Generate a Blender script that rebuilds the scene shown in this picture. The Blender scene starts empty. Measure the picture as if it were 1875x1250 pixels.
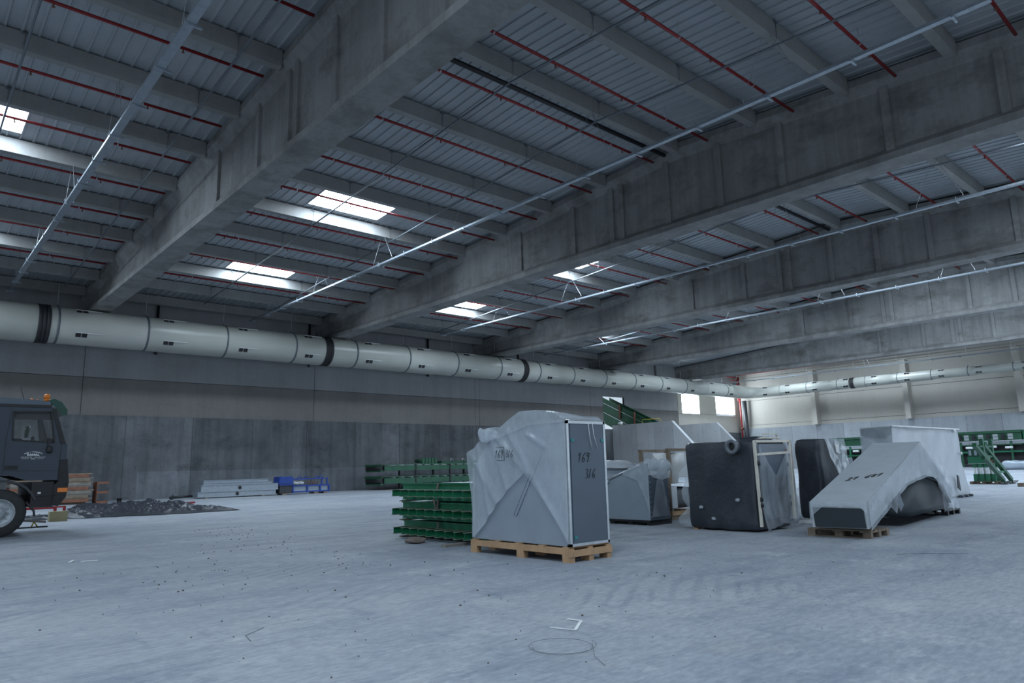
import bpy, math, random
from mathutils import Vector, Matrix, noise
random.seed(7)
C = bpy.context.scene.collection
S = bpy.context.scene

# ------------------------------------------------------------------ camera, world, light, exposure
def setup_camera():
    yaw, pitch, roll = math.radians(41.759), math.radians(10.195), math.radians(-1.392)
    f = Vector((math.sin(yaw)*math.cos(pitch), math.cos(yaw)*math.cos(pitch), math.sin(pitch)))
    r = Vector((math.cos(yaw), -math.sin(yaw), 0)); u = r.cross(f)
    c, s = math.cos(roll), math.sin(roll)
    r2 = c*r + s*u; u2 = -s*r + c*u
    cam = bpy.data.cameras.new('camera'); o = bpy.data.objects.new('camera', cam); C.objects.link(o)
    m = Matrix((r2, u2, -f)).transposed().to_4x4(); m.translation = (0, 0, 1.43)
    o.matrix_world = m
    cam.sensor_width = 36; cam.lens = 36*1284.24/1875; cam.clip_end = 500
    S.camera = o
setup_camera()
S.view_settings.view_transform = 'Standard'; S.view_settings.look = 'None'
S.view_settings.gamma = 1; S.view_settings.use_curve_mapping = False
S.view_settings.exposure = 0.0
S.cycles.max_bounces = 8; S.cycles.diffuse_bounces = 5; S.cycles.transparent_max_bounces = 12
S.cycles.use_denoising = True; S.cycles.sample_clamp_indirect = 4
W = bpy.data.worlds.new('sky'); S.world = W; W.use_nodes = True
W.node_tree.nodes['Background'].inputs[0].default_value = (0.72, 0.86, 1.0, 1)
W.node_tree.nodes['Background'].inputs[1].default_value = 0.8
SKYLIGHT = 38.0; WINDOW = 28.0
def area(name, loc, rot, sx, sy, power, col=(0.66, 0.82, 1.0)):
    l = bpy.data.lights.new(name, 'AREA'); l.shape = 'RECTANGLE'; l.size = sx; l.size_y = sy
    l.energy = power; l.color = col
    o = bpy.data.objects.new(name, l); C.objects.link(o); o.location = loc; o.rotation_euler = rot
    return o
area('added_far_fill', (66, -17.5, 3.2), (math.radians(90), 0, 0), 30, 6, 2200)  # added area light that brightens the far girders and long wall
# added fill behind the camera lifts facing surfaces; end-door daylight comes from the left
area('added_back_fill', (22, -17.5, 3.2), (math.radians(90), 0, 0), 30, 6, 300)
area('daylight_end_door', (-21.5, 8, 3.2), (math.radians(90), 0, math.radians(-90)), 24, 6, 450)

# ------------------------------------------------------------------ materials
def nodes(m):
    m.use_nodes = True
    nt = m.node_tree; return nt, nt.nodes['Principled BSDF']
def N(nt, t, **kw):
    n = nt.nodes.new(t)
    for k, v in kw.items():
        if isinstance(k, str) and k.startswith('_'): setattr(n, k[1:], v)
        else: n.inputs[k].default_value = v
    return n
def pos(nt, scale=(1, 1, 1)):
    g = N(nt, 'ShaderNodeNewGeometry'); mp = N(nt, 'ShaderNodeMapping')
    mp.inputs['Scale'].default_value = scale
    nt.links.new(g.outputs['Position'], mp.inputs['Vector']); return mp.outputs[0]
def noise_n(nt, vec, scale, detail=6, rough=.6):
    n = N(nt, 'ShaderNodeTexNoise'); n.inputs['Scale'].default_value = scale
    n.inputs['Detail'].default_value = detail; n.inputs['Roughness'].default_value = rough
    nt.links.new(vec, n.inputs['Vector']); return n.outputs['Fac']
def ramp(nt, fac, a, b, ca=(0, 0, 0, 1), cb=(1, 1, 1, 1)):
    r = N(nt, 'ShaderNodeValToRGB'); e = r.color_ramp.elements
    e[0].position = a; e[1].position = b; e[0].color = ca; e[1].color = cb
    nt.links.new(fac, r.inputs[0]); return r.outputs[0]
def mix(nt, fac, a, b, mode='MIX'):
    m = N(nt, 'ShaderNodeMix'); m.data_type = 'RGBA'; m.blend_type = mode
    for sock, v in ((m.inputs[0], fac), (m.inputs[6], a), (m.inputs[7], b)):
        if hasattr(v, 'is_output'): nt.links.new(v, sock)
        elif isinstance(v, (int, float)): sock.default_value = v
        else: sock.default_value = (*v, 1) if len(v) == 3 else v
    return m.outputs[2]
def math_n(nt, op, a, b=0.0, c=0.0):
    m = N(nt, 'ShaderNodeMath'); m.operation = op
    for i, v in enumerate((a, b, c)):
        if hasattr(v, 'is_output'): nt.links.new(v, m.inputs[i])
        else: m.inputs[i].default_value = v
    return m.outputs[0]
def bump(nt, b, h, strength=.2, dist=.02):
    n = N(nt, 'ShaderNodeBump'); n.inputs['Strength'].default_value = strength; n.inputs['Distance'].default_value = dist
    nt.links.new(h, n.inputs['Height']); nt.links.new(n.outputs[0], b.inputs['Normal'])
def plain(name, col, rough=.5, metal=0., var=.15, scale=3., spec=.5):
    m = bpy.data.materials.new(name); nt, b = nodes(m)
    f = noise_n(nt, pos(nt), scale, 5)
    c2 = tuple(min(1, c*(1-var)) for c in col); c3 = tuple(min(1, c*(1+var)) for c in col)
    nt.links.new(mix(nt, ramp(nt, f, .3, .7), c2, c3), b.inputs['Base Color'])
    b.inputs['Roughness'].default_value = rough; b.inputs['Metallic'].default_value = metal
    b.inputs['Specular IOR Level'].default_value = spec
    return m
def concrete(name, c1, c2, stain, streak=.5, stain_amt=.5, panels=0., holes=False, lowz=None):
    m = bpy.data.materials.new(name); nt, b = nodes(m)
    big = ramp(nt, noise_n(nt, pos(nt), .35, 7, .65), .3, .7)
    col = mix(nt, big, c1, c2)
    st = ramp(nt, noise_n(nt, pos(nt, (1.3, 1.3, .09)), 1.2, 5, .7), .42, .75)
    col = mix(nt, math_n(nt, 'MULTIPLY', st, streak), col, stain)
    bl = ramp(nt, noise_n(nt, pos(nt, (.5, .5, .9)), .9, 9, .7), .5, .72)
    col = mix(nt, math_n(nt, 'MULTIPLY', bl, stain_amt), col, stain)
    fine = noise_n(nt, pos(nt), 6, 8, .7)
    col = mix(nt, .35, col, mix(nt, fine, (0.55, .55, .55), (1.35, 1.35, 1.35)), 'MULTIPLY')
    if panels:
        g = N(nt, 'ShaderNodeNewGeometry'); sx = N(nt, 'ShaderNodeSeparateXYZ'); nt.links.new(g.outputs['Position'], sx.inputs[0])
        cell = math_n(nt, 'FLOOR', math_n(nt, 'DIVIDE', math_n(nt, 'ADD', sx.outputs[0], sx.outputs[1]), panels))
        wn = N(nt, 'ShaderNodeTexWhiteNoise'); wn.noise_dimensions = '1D'; nt.links.new(cell, wn.inputs['W'])
        tone = ramp(nt, wn.outputs[0], 0, 1, (.82, .82, .82, 1), (1.12, 1.12, 1.12, 1))
        col = mix(nt, 1., col, tone, 'MULTIPLY')
        # thin pour joints
        fr = math_n(nt, 'FRACT', math_n(nt, 'DIVIDE', math_n(nt, 'ADD', sx.outputs[0], sx.outputs[1]), panels))
        jl = math_n(nt, 'LESS_THAN', fr, .014)
        col = mix(nt, math_n(nt, 'MULTIPLY', jl, .5), col, (.03, .03, .035))
        if lowz:
            lw = math_n(nt, 'LESS_THAN', sx.outputs[2], lowz)
            lw = math_n(nt, 'MULTIPLY', lw, math_n(nt, 'GREATER_THAN', sx.outputs[0], 12.3))
            col = mix(nt, lw, col, mix(nt, 1., col, (1.3, 1.33, 1.36), 'MULTIPLY'))
    if holes:
        g = N(nt, 'ShaderNodeNewGeometry'); sx = N(nt, 'ShaderNodeSeparateXYZ'); nt.links.new(g.outputs['Position'], sx.inputs[0])
        fx = math_n(nt, 'SUBTRACT', math_n(nt, 'FRACT', math_n(nt, 'DIVIDE', math_n(nt, 'ADD', sx.outputs[0], sx.outputs[1]), 1.5)), .5)
        fz = math_n(nt, 'SUBTRACT', math_n(nt, 'FRACT', math_n(nt, 'DIVIDE', sx.outputs[2], 1.35)), .5)
        d = math_n(nt, 'ADD', math_n(nt, 'MULTIPLY', fx, fx), math_n(nt, 'MULTIPLY', fz, fz))
        col = mix(nt, math_n(nt, 'MULTIPLY', math_n(nt, 'LESS_THAN', d, .0006), .6), col, (.02, .02, .025))
    nt.links.new(col, b.inputs['Base Color']); b.inputs['Roughness'].default_value = .8
    b.inputs['Specular IOR Level'].default_value = .25
    bump(nt, b, fine, .15, .02)
    return m
M = {}
M['girder'] = concrete('girder_concrete', (.205, .205, .20), (.30, .30, .293), (.095, .092, .083), .5, .8)
M['purlin'] = concrete('purlin_concrete', (.25, .248, .24), (.31, .31, .30), (.17, .168, .16), .3, .3)
M['lower'] = concrete('poured_wall_concrete', (.085, .09, .097), (.165, .172, .182), (.05, .053, .058), .8, .85, panels=4.1, holes=True, lowz=1.75)
M['panel'] = concrete('panel_concrete', (.26, .26, .265), (.32, .32, .325), (.21, .21, .215), .5, .25)
M['panel_dark'] = concrete('brown_panel_concrete', (.165, .158, .15), (.205, .197, .187), (.135, .128, .12), .4, .2)
M['beige'] = concrete('beige_panel_concrete', (.44, .41, .365), (.48, .45, .40), (.40, .37, .325), .3, .15)
M['retaining'] = concrete('retaining_concrete', (.30, .32, .345), (.39, .41, .435), (.23, .25, .275), .4, .3, panels=3.2, holes=True)
M['ramp'] = concrete('ramp_concrete', (.40, .41, .42), (.48, .49, .50), (.30, .31, .32), .35, .3, panels=2.3, holes=True)
def floor_mat():
    m = bpy.data.materials.new('dusty_concrete_floor'); nt, b = nodes(m)
    p = pos(nt)
    a = ramp(nt, noise_n(nt, p, .16, 8, .68), .33, .68)
    col = mix(nt, a, (.235, .26, .30), (.375, .39, .405))
    st = ramp(nt, noise_n(nt, pos(nt, (.45, 1.9, 1)), .7, 9, .72), .50, .70)
    col = mix(nt, math_n(nt, 'MULTIPLY', st, .75), col, (.15, .175, .225))
    st2 = ramp(nt, noise_n(nt, pos(nt, (1.6, .5, 1)), 1.9, 9, .75), .55, .74)
    col = mix(nt, math_n(nt, 'MULTIPLY', st2, .7), col, (.15, .175, .23))
    li = ramp(nt, noise_n(nt, p, 1.1, 10, .75), .54, .72)
    col = mix(nt, math_n(nt, 'MULTIPLY', li, .6), col, (.50, .505, .50))
    ta = ramp(nt, noise_n(nt, pos(nt, (.8, .8, 1)), .55, 6, .7), .60, .75)
    col = mix(nt, math_n(nt, 'MULTIPLY', ta, .35), col, (.36, .335, .28))
    # tyre tread marks: broken curved bands
    wv = N(nt, 'ShaderNodeTexWave'); wv.wave_type = 'RINGS'; wv.rings_direction = 'SPHERICAL'
    wv.inputs['Scale'].default_value = 1.35; wv.inputs['Distortion'].default_value = 2.2; wv.inputs['Detail'].default_value = 4
    mp = N(nt, 'ShaderNodeMapping'); mp.inputs['Location'].default_value = (-14, 6, 0)
    g = N(nt, 'ShaderNodeNewGeometry'); nt.links.new(g.outputs['Position'], mp.inputs[0]); nt.links.new(mp.outputs[0], wv.inputs['Vector'])
    tr = math_n(nt, 'MULTIPLY', ramp(nt, wv.outputs['Fac'], .55, .95), ramp(nt, noise_n(nt, p, .3, 3), .52, .62))
    col = mix(nt, math_n(nt, 'MULTIPLY', tr, .3), col, (.14, .165, .21))
    fs_ = noise_n(nt, pos(nt, (1.0, 2.6, 1)), 7, 8, .75)
    col = mix(nt, .55, col, mix(nt, ramp(nt, fs_, .36, .64), (.62, .64, .68), (1.3, 1.29, 1.27)), 'MULTIPLY')
    sp = ramp(nt, noise_n(nt, p, 38, 2, .5), .70, .76)
    col = mix(nt, math_n(nt, 'MULTIPLY', sp, .35), col, (.2, .2, .22))
    nt.links.new(col, b.inputs['Base Color'])
    r = ramp(nt, noise_n(nt, p, .5, 6), .3, .7, (.55, .55, .55, 1), (.8, .8, .8, 1)); nt.links.new(r, b.inputs['Roughness'])
    b.inputs['Specular IOR Level'].default_value = .3
    bump(nt, b, noise_n(nt, p, 14, 8, .7), .12, .01)
    return m
M['floor'] = floor_mat()
M['deck'] = plain('galvanised_roof_deck', (.33, .355, .375), .55, .0, .1, .7, .4)
M['galv'] = plain('galvanised_steel', (.55, .58, .60), .34, .8, .12, 6)
M['galv_dark'] = plain('dark_conduit_steel', (.15, .17, .19), .5, .3, .1)
M['tray'] = plain('cable_tray_steel', (.33, .37, .41), .42, .55, .12, 6)
M['strap_steel'] = plain('dull_strap_steel', (.13, .15, .17), .5, .4)
M['wire'] = plain('steel_wire', (.5, .52, .53), .4, .6)
M['red'] = plain('red_pipe_paint', (.24, .012, .014), .45, 0, .08)
M['duct'] = plain('pale_grey_duct_plastic', (.40, .41, .365), .34, 0, .05, .8)
M['duct2'] = plain('paler_duct_plastic', (.45, .455, .41), .36, 0, .05, .8)
M['rubber'] = plain('black_rubber', (.018, .018, .02), .6)
M['black'] = plain('black_matte', (.012, .012, .014), .5)
M['dark'] = plain('dark_grey_plastic', (.035, .037, .042), .5)
M['wood'] = plain('fresh_pine', (.41, .25, .135), .65, 0, .2, 5)
M['wood_old'] = plain('weathered_timber', (.19, .145, .105), .75, 0, .3, 4)
M['wood_grey'] = plain('grey_timber', (.21, .19, .165), .8, 0, .3, 4)
M['orange'] = plain('orange_board_paint', (.21, .085, .05), .65, 0, .25, 4)
M['sheet'] = plain('grey_sheet_metal', (.30, .345, .395), .38, .25, .08, 1.2)
M['sheet_dark'] = plain('slate_sheet_metal', (.09, .115, .145), .38, .25, .10, 1.5)
M['white'] = plain('white_plastic', (.72, .73, .72), .5)
M['cream'] = plain('cream_frame_paint', (.62, .58, .50), .55)
M['green'] = plain('green_paint', (.012, .135, .062), .42, 0, .15, 2)
M['green_dark'] = plain('dark_green_paint', (.012, .075, .035), .45, 0, .2, 2)
M['blue'] = plain('blue_paint', (.015, .05, .26), .45)
M['truck'] = plain('slate_blue_cab_paint', (.030, .043, .062), .32, 0, .08, 2)
M['truck_top'] = plain('cab_roof_paint', (.09, .115, .145), .35, 0, .08, 2)
M['tyre'] = plain('tyre_rubber', (.03, .031, .033), .8, 0, .2, 8)
M['rim'] = plain('dusty_steel_rim', (.40, .43, .45), .5, .3, .3, 8)
M['amber'] = plain('amber_lens', (.75, .2, .02), .25)
M['visor'] = plain('green_visor', (.01, .06, .04), .25)
M['card'] = plain('yellow_cardboard', (.32, .28, .16), .8)
M['ink'] = plain('black_marker', (.008, .008, .01), .6)
M['letter'] = plain('white_lettering', (.75, .76, .75), .5)
M['teal'] = plain('teal_tape', (.03, .20, .21), .5)
M['stone'] = plain('grit', (.085, .07, .055), .9, 0, .4, 9)
M['rust'] = plain('rusty_steel', (.16, .06, .04), .7, 0, .3, 5)
M['yellow'] = plain('yellow_rail', (.6, .45, .04), .5)
M['strap'] = plain('grey_brown_strap', (.16, .13, .11), .8)
def emit(name, col, s):
    m = bpy.data.materials.new(name); m.use_nodes = True; nt = m.node_tree
    nt.nodes.remove(nt.nodes['Principled BSDF'])
    e = N(nt, 'ShaderNodeEmission'); e.inputs[0].default_value = (*col, 1); e.inputs[1].default_value = s
    nt.links.new(e.outputs[0], nt.nodes['Material Output'].inputs[0]); return m
M['skylight'] = emit('daylit_polycarbonate', (.70, .85, 1.), SKYLIGHT)
M['window'] = emit('daylit_pane', (.74, .88, 1.), WINDOW)
def film(name, col, base, var, rough=.22, scale=2.5):
    """wrapping film: partly see-through, milky where it is creased"""
    m = bpy.data.materials.new(name); nt, b = nodes(m)
    f = ramp(nt, noise_n(nt, pos(nt, (1, 1, .6)), scale, 8, .7), .35, .7)
    b.inputs['Base Color'].default_value = (*col, 1); b.inputs['Roughness'].default_value = rough
    b.inputs['Specular IOR Level'].default_value = .6
    nt.links.new(math_n(nt, 'MULTIPLY_ADD', f, var, base), b.inputs['Alpha'])
    bump(nt, b, noise_n(nt, pos(nt, (1, 1, .5)), 2.2, 4, .5), .22, .05)
    return m
M['film'] = film('milky_wrap_film', (.56, .62, .67), .34, .26, .16, 1.2)
M['film_thin'] = film('thin_wrap_film', (.50, .55, .60), .12, .34)
M['film_white'] = film('white_wrap_film', (.46, .49, .52), .88, .12, .35)
def black_film(name, col):
    m = bpy.data.materials.new(name); nt, b = nodes(m)
    f = ramp(nt, noise_n(nt, pos(nt, (1, 1, .5)), 1.4, 9, .7), .5, .8)
    nt.links.new(mix(nt, math_n(nt, 'MULTIPLY', f, .6), col, tuple(c*2.4 + .02 for c in col)), b.inputs['Base Color'])
    b.inputs['Roughness'].default_value = .28
    bump(nt, b, noise_n(nt, pos(nt), 3.2, 9, .72), .5, .05); return m
M['black_film'] = black_film('black_wrap_film', (.027, .031, .040))
M['dark_film'] = black_film('dark_wrap_film', (.05, .058, .068))
M['flange'] = plain('grey_flange', (.15, .165, .185), .45)
M['worn'] = plain('worn_flange_edge', (.16, .20, .15), .6)
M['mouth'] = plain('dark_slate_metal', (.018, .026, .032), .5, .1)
M['tarp'] = black_film('tarpaulin', (.022, .025, .034))
def glass(name):
    m = bpy.data.materials.new(name); nt, b = nodes(m)
    b.inputs['Base Color'].default_value = (.05, .06, .06, 1); b.inputs['Roughness'].default_value = .05
    b.inputs['Alpha'].default_value = .35; return m
M['glass'] = glass('tinted_glass')

# ------------------------------------------------------------------ mesh helpers
class MB:
    def __init__(s): s.v = []; s.f = []; s.sm = []; s.mi = []
    def add(s, vs, fs, smooth=False, mi=0):
        o = len(s.v); s.v += [Vector(p) for p in vs]
        for f in fs: s.f.append([i+o for i in f]); s.sm.append(smooth); s.mi.append(mi)
        return s
    def box(s, x0, x1, y0, y1, z0, z1, mi=0):
        v = [(x, y, z) for z in (z0, z1) for y in (y0, y1) for x in (x0, x1)]
        return s.add(v, [(0, 2, 3, 1), (4, 5, 7, 6), (0, 1, 5, 4), (2, 6, 7, 3), (0, 4, 6, 2), (1, 3, 7, 5)], mi=mi)
    def quad(s, a, b, c, d, mi=0): return s.add([a, b, c, d], [(0, 1, 2, 3)], mi=mi)
    def bar(s, p0, p1, w, h, up=(0, 0, 1), mi=0):
        p0, p1 = Vector(p0), Vector(p1); d = (p1-p0).normalized(); up = Vector(up)
        if abs(d.dot(up)) > .99: up = Vector((0, 1, 0))
        r = d.cross(up).normalized()*w/2; u = r.cross(d).normalized()*h/2
        v = [p+a*r+b*u for p in (p0, p1) for a, b in ((-1, -1), (1, -1), (1, 1), (-1, 1))]
        return s.add(v, [(0, 3, 2, 1), (4, 5, 6, 7), (0, 1, 5, 4), (1, 2, 6, 5), (2, 3, 7, 6), (3, 0, 4, 7)], mi=mi)
    def tube(s, pts, r, n=10, caps=True, mi=0, smooth=True):
        pts = [Vector(p) for p in pts]; rs = r if isinstance(r, (list, tuple)) else [r]*len(pts)
        vs = []; ref = None
        for i, p in enumerate(pts):
            d = (pts[min(i+1, len(pts)-1)] - pts[max(i-1, 0)]).normalized()
            if ref is None:
                ref = Vector((0, 0, 1)) if abs(d.z) < .9 else Vector((1, 0, 0))
            a = d.cross(ref).normalized(); b = a.cross(d).normalized(); ref = b
            vs += [p + rs[i]*(math.cos(2*math.pi*k/n)*a + math.sin(2*math.pi*k/n)*b) for k in range(n)]
        fs = [(i*n+k, i*n+(k+1) % n, (i+1)*n+(k+1) % n, (i+1)*n+k) for i in range(len(pts)-1) for k in range(n)]
        s.add(vs, fs, smooth, mi)
        if caps:
            o = len(s.v) - len(vs); m = len(pts)
            s.f.append([o+k for k in reversed(range(n))]); s.sm.append(False); s.mi.append(mi)
            s.f.append([o+(m-1)*n+k for k in range(n)]); s.sm.append(False); s.mi.append(mi)
        return s
    def prism(s, prof, axis, a, b, mi=0):
        """prof: polygon in the two other axes (in xyz order), swept along axis from a to b"""
        def P(p, t):
            return {'x': (t, p[0], p[1]), 'y': (p[0], t, p[1]), 'z': (p[0], p[1], t)}[axis]
        n = len(prof); v = [P(p, a) for p in prof] + [P(p, b) for p in prof]
        fs = [(i, (i+1) % n, n+(i+1) % n, n+i) for i in range(n)] + [tuple(reversed(range(n))), tuple(range(n, 2*n))]
        return s.add(v, fs, mi=mi)
    def loft(s, rings, closed=True, caps=True, smooth=False, mi=0):
        n = len(rings[0]); v = [p for r in rings for p in r]
        m = n if closed else n-1
        fs = [(i*n+k, i*n+(k+1) % n, (i+1)*n+(k+1) % n, (i+1)*n+k) for i in range(len(rings)-1) for k in range(m)]
        if caps: fs += [tuple(reversed(range(n))), tuple((len(rings)-1)*n+k for k in range(n))]
        return s.add(v, fs, smooth, mi)
    def sphere(s, c, r, n=12, mi=0, sz=1.):
        c = Vector(c); rings = []
        for i in range(n//2+1):
            t = math.pi*i/(n//2)
            rings.append([c + Vector((r*math.sin(t)*math.cos(2*math.pi*k/n), r*math.sin(t)*math.sin(2*math.pi*k/n), sz*r*math.cos(t))) for k in range(n)])
        return s.loft(rings, True, False, True, mi)
    def grid(s, fn, nu, nv, smooth=True, mi=0):
        v = [fn(i/nu, j/nv) for i in range(nu+1) for j in range(nv+1)]
        fs = [(i*(nv+1)+j, (i+1)*(nv+1)+j, (i+1)*(nv+1)+j+1, i*(nv+1)+j+1) for i in range(nu) for j in range(nv)]
        return s.add(v, fs, smooth, mi)
    def rbox(s, x0, x1, y0, y1, z0, z1, r=.06, n=14, amp=.02, fr=1.6, seed=0., fn=None, mi=0):
        """box with rounded edges and the unevenness of a wrapped load"""
        c = Vector(((x0+x1)/2, (y0+y1)/2, (z0+z1)/2)); h = Vector(((x1-x0)/2, (y1-y0)/2, (z1-z0)/2))
        for ax in range(3):
            for sg in (-1, 1):
                a, b = [(1, 2), (2, 0), (0, 1)][ax]
                def P(u, v):
                    q = Vector((0, 0, 0)); q[ax] = sg; q[a] = (2*u-1)*sg; q[b] = 2*v-1
                    q = Vector((q.x*h.x, q.y*h.y, q.z*h.z))
                    inner = Vector([max(-h[k]+r, min(h[k]-r, q[k])) for k in range(3)])
                    d = q-inner
                    w = inner + (d.normalized()*r if d.length > 1e-6 else d) + c
                    w = w + amp*noise.noise_vector(w*fr + Vector((seed, seed, seed)))
                    if fn: w = fn(w)
                    w.z = max(w.z, .012)
                    return w
                s.grid(P, n, n, True, mi)
        return s
    def build(s, name, mats, parent=None, weld=False):
        me = bpy.data.meshes.new(name)
        off = Vector((0, 0, 0)); p = parent
        while p is not None: off += p.location; p = p.parent
        me.from_pydata([tuple(v-off) for v in s.v], [], s.f)
        for m in (mats if isinstance(mats, (list, tuple)) else [mats]): me.materials.append(m)
        me.polygons.foreach_set('use_smooth', s.sm); me.polygons.foreach_set('material_index', s.mi)
        me.update()
        o = bpy.data.objects.new(name, me); C.objects.link(o)
        if parent is not None: o.parent = parent
        return o
def tag(o, label, cat, group=None, kind=None):
    if label: o['label'] = label
    if cat: o['category'] = cat
    if group: o['group'] = group
    if kind: o['kind'] = kind
    return o
def thing(name, loc, label, cat, group=None):
    e = bpy.data.objects.new(name, None); C.objects.link(e); e.location = loc; e.empty_display_size = .2
    return tag(e, label, cat, group)
def struct(o): o['kind'] = 'structure'; return o
def copy_thing(root, loc, label, group=None):
    r = root.copy(); C.objects.link(r); r.location = loc; r['label'] = label
    if group: r['group'] = group
    for ch in root.children:
        c = ch.copy(); C.objects.link(c); c.parent = r
        for g in ch.children:
            d = g.copy(); C.objects.link(d); d.parent = c
    return r
def lbl(o, text): o['label'] = text; return o
ORD = ['first', 'second', 'third', 'fourth', 'fifth', 'sixth', 'seventh', 'eighth', 'ninth', 'tenth', 'eleventh', 'twelfth', 'thirteenth', 'fourteenth', 'fifteenth']
def text_mesh(name, txt, origin, ux, uz, size, mat, parent, bold=0., align='CENTER', lift=.004):
    cu = bpy.data.curves.new(name, 'FONT'); cu.body = txt; cu.size = size; cu.align_x = align; cu.offset = bold; cu.extrude = .001
    t = bpy.data.objects.new(name, cu); C.objects.link(t)
    dg = bpy.context.evaluated_depsgraph_get(); me = bpy.data.meshes.new_from_object(t.evaluated_get(dg))
    bpy.data.objects.remove(t)
    ux, uz = Vector(ux).normalized(), Vector(uz).normalized(); nn = ux.cross(uz)
    off = Vector((0, 0, 0)); p = parent
    while p is not None: off += p.location; p = p.parent
    for v in me.vertices: v.co = Vector(origin)-off + v.co.x*ux + v.co.y*uz + (v.co.z+lift)*nn
    me.materials.clear(); me.materials.append(mat)
    o = bpy.data.objects.new(name, me); C.objects.link(o); o.parent = parent; return o
DIG = {'1': [[(.05, .7), (.35, 1), (.22, 0)]], '6': [[(.5, 1), (.18, .65), (.05, .25), (.2, 0), (.45, .08), (.45, .35), (.25, .45), (.08, .3)]],
       '9': [[(.5, .9), (.25, 1), (.1, .78), (.25, .58), (.48, .72), (.5, .95), (.44, .4), (.3, 0)]],
       '3': [[(.08, .92), (.35, 1), (.45, .8), (.2, .56), (.42, .4), (.35, .08), (.05, .04)]],
       '/': [[(.05, 0), (.3, 1)]], '7': [[(.05, .95), (.5, 1), (.2, 0)], [(.12, .5), (.45, .52)]], '0': [[(.25, 1), (.05, .6), (.15, .02), (.42, .1), (.48, .6), (.25, 1)]],
       '2': [[(.05, .8), (.25, 1), (.45, .8), (.05, 0), (.5, .03)]], '8': [[(.45, .85), (.2, 1), (.1, .75), (.45, .3), (.25, 0), (.05, .25), (.45, .75), (.45, .85)]]}
def strokes(mb, txt, org, ux, uz, h, lean=.15, r=.006, step=.62):
    org, ux, uz = Vector(org), Vector(ux), Vector(uz); x = 0
    for ch in txt:
        for st in DIG.get(ch, []):
            mb.tube([org + ux*((x + p[0] + lean*p[1])*h*.9) + uz*(p[1]*h) for p in st], r, 5)
        x += step
    return mb

# ------------------------------------------------------------------ setting
YW, XW, YR, ZR, SL = 50.2, 85.3, 16.2, 14.94, .0625
YB, XN = -18., -22.
def top(y): return ZR - SL*abs(y-YR)
def deck(y): return top(y) + .15
XG = [8.87 + 15.72*k for k in range(5)]
PITCH = .4236; X0 = 14.15
def zfloor(x): return max(0., x-46)*.0125
m = MB()
xs = [XN, 0, 20, 46, 60, 75, XW+.3]
for a, b in zip(xs, xs[1:]):
    m.quad((a, YB, zfloor(a)), (b, YB, zfloor(b)), (b, YW+.3, zfloor(b)), (a, YW+.3, zfloor(a)))
m.quad((XN, YB, -.3), (XN, YW+.3, -.3), (XW+.3, YW+.3, -.3), (XW+.3, YB, -.3))
struct(m.build('floor', M['floor']))
# roof deck: wide flat pans with narrow ribs hanging down to the purlins, open at the skylights
SKY_Y = [(28.05, 30.4), (38.95, 41.25), (2.4, 4.75), (-8.4, -6.05)]
SKY_K = list(range(-2, 5))
SKY_ADDED = [(12.95, 15.35), (5.95, 8.55), (17.1, 19.6)]   # unseen skylights added to brighten the far bays
def rows(k): return [c for q, c in enumerate(SKY_Y) if not (k == 0 and q == 2)] + (SKY_ADDED if k in (2, 3) else [])
def sky_at(i):
    for k in SKY_K:
        if 0 <= i - 36*k < 9: return True
    return False
m = MB(); i0 = int((XN-X0)//PITCH); i1 = int((XW-X0)/PITCH)+1
for i in range(i0, i1):
    xa = X0 + i*PITCH; xb = xa + PITCH
    ys = [YB, YR, YW]
    cuts = rows(i//36) if sky_at(i) else []
    for a, b in cuts: ys += [a, b]
    ys = sorted(ys)
    for a, b in zip(ys, ys[1:]):
        if any(abs(a-c[0]) < 1e-6 for c in cuts): continue
        za, zb = deck(a), deck(b); h = .045
        m.quad((xa+.05, a, za+h), (xb-.05, a, za+h), (xb-.05, b, zb+h), (xa+.05, b, zb+h))
        for x1, x2, z1, z2 in ((xa, xa+.025, 0, 0), (xb-.025, xb, 0, 0)):
            m.quad((x1, a, za), (x2, a, za), (x2, b, zb), (x1, b, zb))
        m.quad((xa+.025, a, za), (xa+.05, a, za+h), (xa+.05, b, zb+h), (xa+.025, b, zb))
        m.quad((xb-.05, a, za+h), (xb-.025, a, za), (xb-.025, b, zb), (xb-.05, b, zb+h))
struct(m.build('ceiling', M['deck']))
n_win = 2
for k in SKY_K:
    xa = X0 + 36*k*PITCH; xb = xa + 9*PITCH
    for a, b in rows(k):  # two far bays also get the hidden glowing panes added for brightness
        n_win += 1
        m = MB(); z1, z2 = deck(a)+.05, deck(b)+.05
        m.quad((xa, a, z1), (xa, b, z2), (xb, b, z2), (xb, a, z1))
        w = struct(m.build('window_%d' % n_win, M['skylight']))
        f = MB()
        for p, q in (((xa, a, z1), (xb, a, z1)), ((xa, b, z2), (xb, b, z2)), ((xa, a, z1), (xa, b, z2)), ((xb, a, z1), (xb, b, z2))):
            f.bar(p, q, .05, .09)
        f.build('window_frame', M['galv'], w)
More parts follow.
